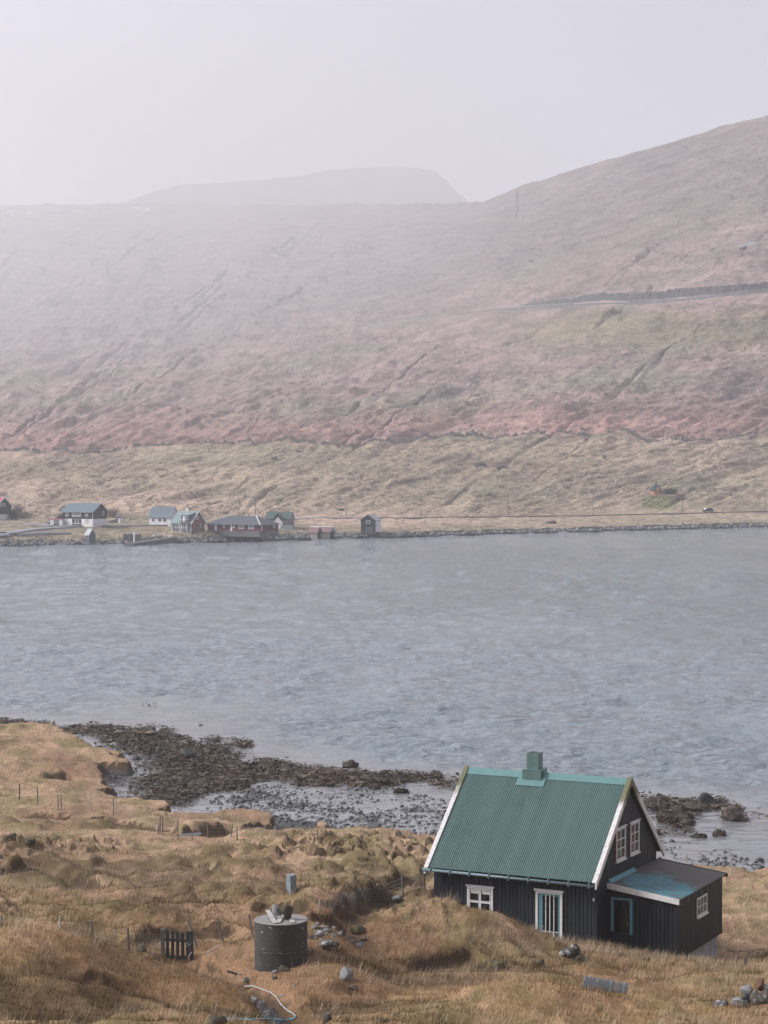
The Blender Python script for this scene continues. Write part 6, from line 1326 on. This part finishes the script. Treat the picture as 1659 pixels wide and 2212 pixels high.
# rocks and gully outcrops on the far slope
OC = [(1035, 1008, 3.2, 'rock_dark', 'dark rocky outcrop, left of a pair above the shore road'), (1085, 1007, 3.0, 'rock_dark', 'dark rocky outcrop, right of a pair above the shore road'), (592, 998, 1.8, 'rock', 'grey boulder on the slope above the red house'), (645, 973, 1.5, 'rock', 'small boulder just below the stone wall'),
      (1305, 986, 1.8, 'rock', 'rounded boulder upslope left of the cabin'), (238, 945, 2.6, 'rock', 'grey outcrop on the rust slope above the stone wall, far left'), (388, 888, 2.2, 'rock', 'block boulder on the heath left of centre'), (1605, 524, 5.0, 'rock_pale', 'white crag high on the right, left of two'), (1632, 520, 7.5, 'rock_pale', 'white crag high on the right, right of two'),
      (1150, 572, 4.5, 'rock', 'dark crag high on the slope above the hill road'), (880, 578, 5, 'rock_pale', 'pale crag mid-slope in the haze'), (735, 1101, 1.5, 'rock_dark', 'ruined stone heap above the shore road left of the boathouse'), (1192, 1130, 2.2, 'rock', 'low rock on the shore bank right of the boathouse')]
for i, (u, v, r_, mt, lb) in enumerate(OC):
    rock('outcrop', far(u, v), r_ * 1.1, r_ * .6, r_ * .38, 400 + i, mt, lb, 'outcrops on the far slope', sink=.3, rz=.3 * i)
# shore stones on the far bank
us_ = rng.uniform(-60, 1720, 5200); vs_ = np.interp(us_, SH_U, SH_V); off = np.abs(rng.normal(0, 1, 5200)) * np.interp(us_, [0, 250, 500, 800, 1000, 1659], [6.5, 4, 7.5, 4.5, 2.2, 4.0])
P_ = far(us_, vs_ - off); bigz = np.interp(off, [0, 4, 9], [.75, .55, .4])
scatter('shore_stones', M['shore_stone'], P_, rng.gamma(2.5, .16, 5200) * bigz + .12, ICO1, 8, (1.2, 1, .75), .25, sink=.3)

# shrubs: bare twigs and evergreen hedge
def shrub(u, v, w, hgt, n, col, label, leafy=False, seed=0):
    P = far(u, v); r = np.random.default_rng(seed); e = empty('shrub', P); tag(e, label, 'shrub', 'shrubs in the village')
    tr = MB(); tips = []
    for i in range(14):
        a = r.uniform(0, 6.28); x = r.uniform(-.5, .5) * w; tr.tube([(x * .4, 0, -.2), (x * .8, r.normal(0, .3), hgt * .5), (x + r.normal(0, .4), r.normal(0, .5), hgt * r.uniform(.7, 1))], [.09, .05, .02], 4)
    tr.build('stems', M['f_pole'], e)
    c = np.c_[r.normal(0, .23, n) * w, r.normal(0, .2, n) * w * .6, np.abs(r.normal(.5, .26, n)) * hgt]; s = (.16 if leafy else .11) * r.uniform(.7, 1.6, (n, 1))
    d1 = r.normal(size=(n, 3)); d1 /= np.linalg.norm(d1, axis=1)[:, None]; d2 = r.normal(size=(n, 3)); d2 /= np.linalg.norm(d2, axis=1)[:, None]
    wdt = .8 if leafy else .28; ln = 1.2 if leafy else 3.2
    V = np.stack([c - d1 * s * ln, c + d1 * s * ln, c + d2 * s * wdt], 1)
    link('foliage' if leafy else 'twigs', np_mesh('foliage', V.reshape(-1, 3), np.arange(3 * n).reshape(-1, 3), smooth=False), M[col], e)
M['twig'] = plain('bare_twigs', (.13, .125, .12), .9, .3, 1); M['spruce'] = plain('dark_evergreen', (.028, .042, .022), .9, .4, 1); M['brush'] = plain('brown_brush', (.15, .085, .075), .9, .3, 1)
shrub(38, 1117, 4.2, 4.6, 2600, 'twig', 'tall bare grey shrub left of the two-storey house', False, 1); shrub(30, 1119, 3.0, 2.6, 1800, 'spruce', 'dark evergreen bush beside the red-roofed house', True, 2); shrub(53, 1121, 5.0, 2.2, 1800, 'twig', 'low bare shrub under the left street lamp', False, 3)
shrub(243, 1119, 5.5, 3.2, 2200, 'brush', 'brownish bare shrub behind the tiny white shed', False, 4); shrub(215, 1131, 1.6, 1.5, 700, 'twig', 'little shrub against the white base of the two-storey house', False, 5)
shrub(1447, 1072, 6.0, 2.4, 2600, 'spruce', 'evergreen hedge right of the cabin', True, 6); shrub(1466, 1077, 6.0, 2.2, 2200, 'brush', 'dark bare hedge right of the evergreen one by the cabin', False, 7)
# snow patches below the far left skyline
sv = MB(); r = random.Random(8)
for i in range(26):
    u = r.choice([r.uniform(60, 190), r.uniform(290, 345), r.uniform(0, 350)]); v = 454 + r.uniform(0, 9) + (u < 60) * 6; P = far(u, v); s = r.uniform(1.5, 6)
    sv.add([(P[0] - s * 1.6, P[1] - 6, P[2] + 3), (P[0] + s * 1.6, P[1] - 6, P[2] + 3), (P[0] + s, P[1] + 6, P[2] + 5 + s * .3), (P[0] - s, P[1] + 6, P[2] + 5 + s * .3)], [(0, 1, 2, 3)])
tag(sv.build('snow_patches', M['snow']), kind='stuff')

# taller pale stalks in tufts on the near mounds and along the house front
def stalks(name, n, seed):
    r = np.random.default_rng(seed); y = np.sqrt(r.uniform(44 ** 2, 92 ** 2, n)); x = r.uniform(-1, 1, n) * (y * .20 + 2)
    tf = sstep(.58, .72, .5 * vnoise(x * .5, y * .5, 221) + .5 * vnoise(x * 1.7, y * 1.7, 222)); hx = (x - HC[0]) * HX[0] + (y - HC[1]) * HX[1]; hy = (x - HC[0]) * HY[0] + (y - HC[1]) * HY[1]
    fr_ = np.exp(-((hy + .9) / 1.0) ** 2) * (hx > -7) * (hx < 12); k = r.uniform(0, 1, n) < np.maximum(.03 + .6 * tf, .8 * fr_); x, y, hx, hy = x[k], y[k], hx[k], hy[k]
    h, w, pt, *_ = near_h(x, y, True); inh = ((hx > -L_ - .05) & (hx < .05) & (hy > -.06) & (hy < WD)) | ((hx > 0) & (hx < AX + .08) & (hy > AY0 - .08) & (hy < AY1)); k = (w > .8) & (pt < .3) & ~inh & (np.hypot(x - tx, y - ty) > .9); x, y, h = x[k], y[k], h[k]; n = len(x)
    L = r.uniform(.22, .48, n); a = r.uniform(0, 6.28, n); lx = L * (.30 + .25 * np.cos(a)); ly = L * .3 * np.sin(a); f = r.uniform(0, 3.14, n); cx_, cy_ = np.cos(f) * .007, np.sin(f) * .007
    V = np.empty((n, 3, 3), np.float32); V[:, 0] = np.c_[x - cx_, y - cy_, h - .03]; V[:, 1] = np.c_[x + cx_, y + cy_, h - .03]; V[:, 2] = np.c_[x + lx, y + ly, h + L * .85]
    c = np.repeat((np.array([.60, .49, .37]) * r.uniform(.6, 1.15, (n, 1)))[:, None], 3, 1)
    tag(link(name, np_mesh(name, V.reshape(-1, 3), np.arange(n * 3).reshape(-1, 3), {'tint': c.reshape(-1, 3)}, smooth=False), M['blade']), kind='stuff')
stalks('tall_stalks', 90000, 31)
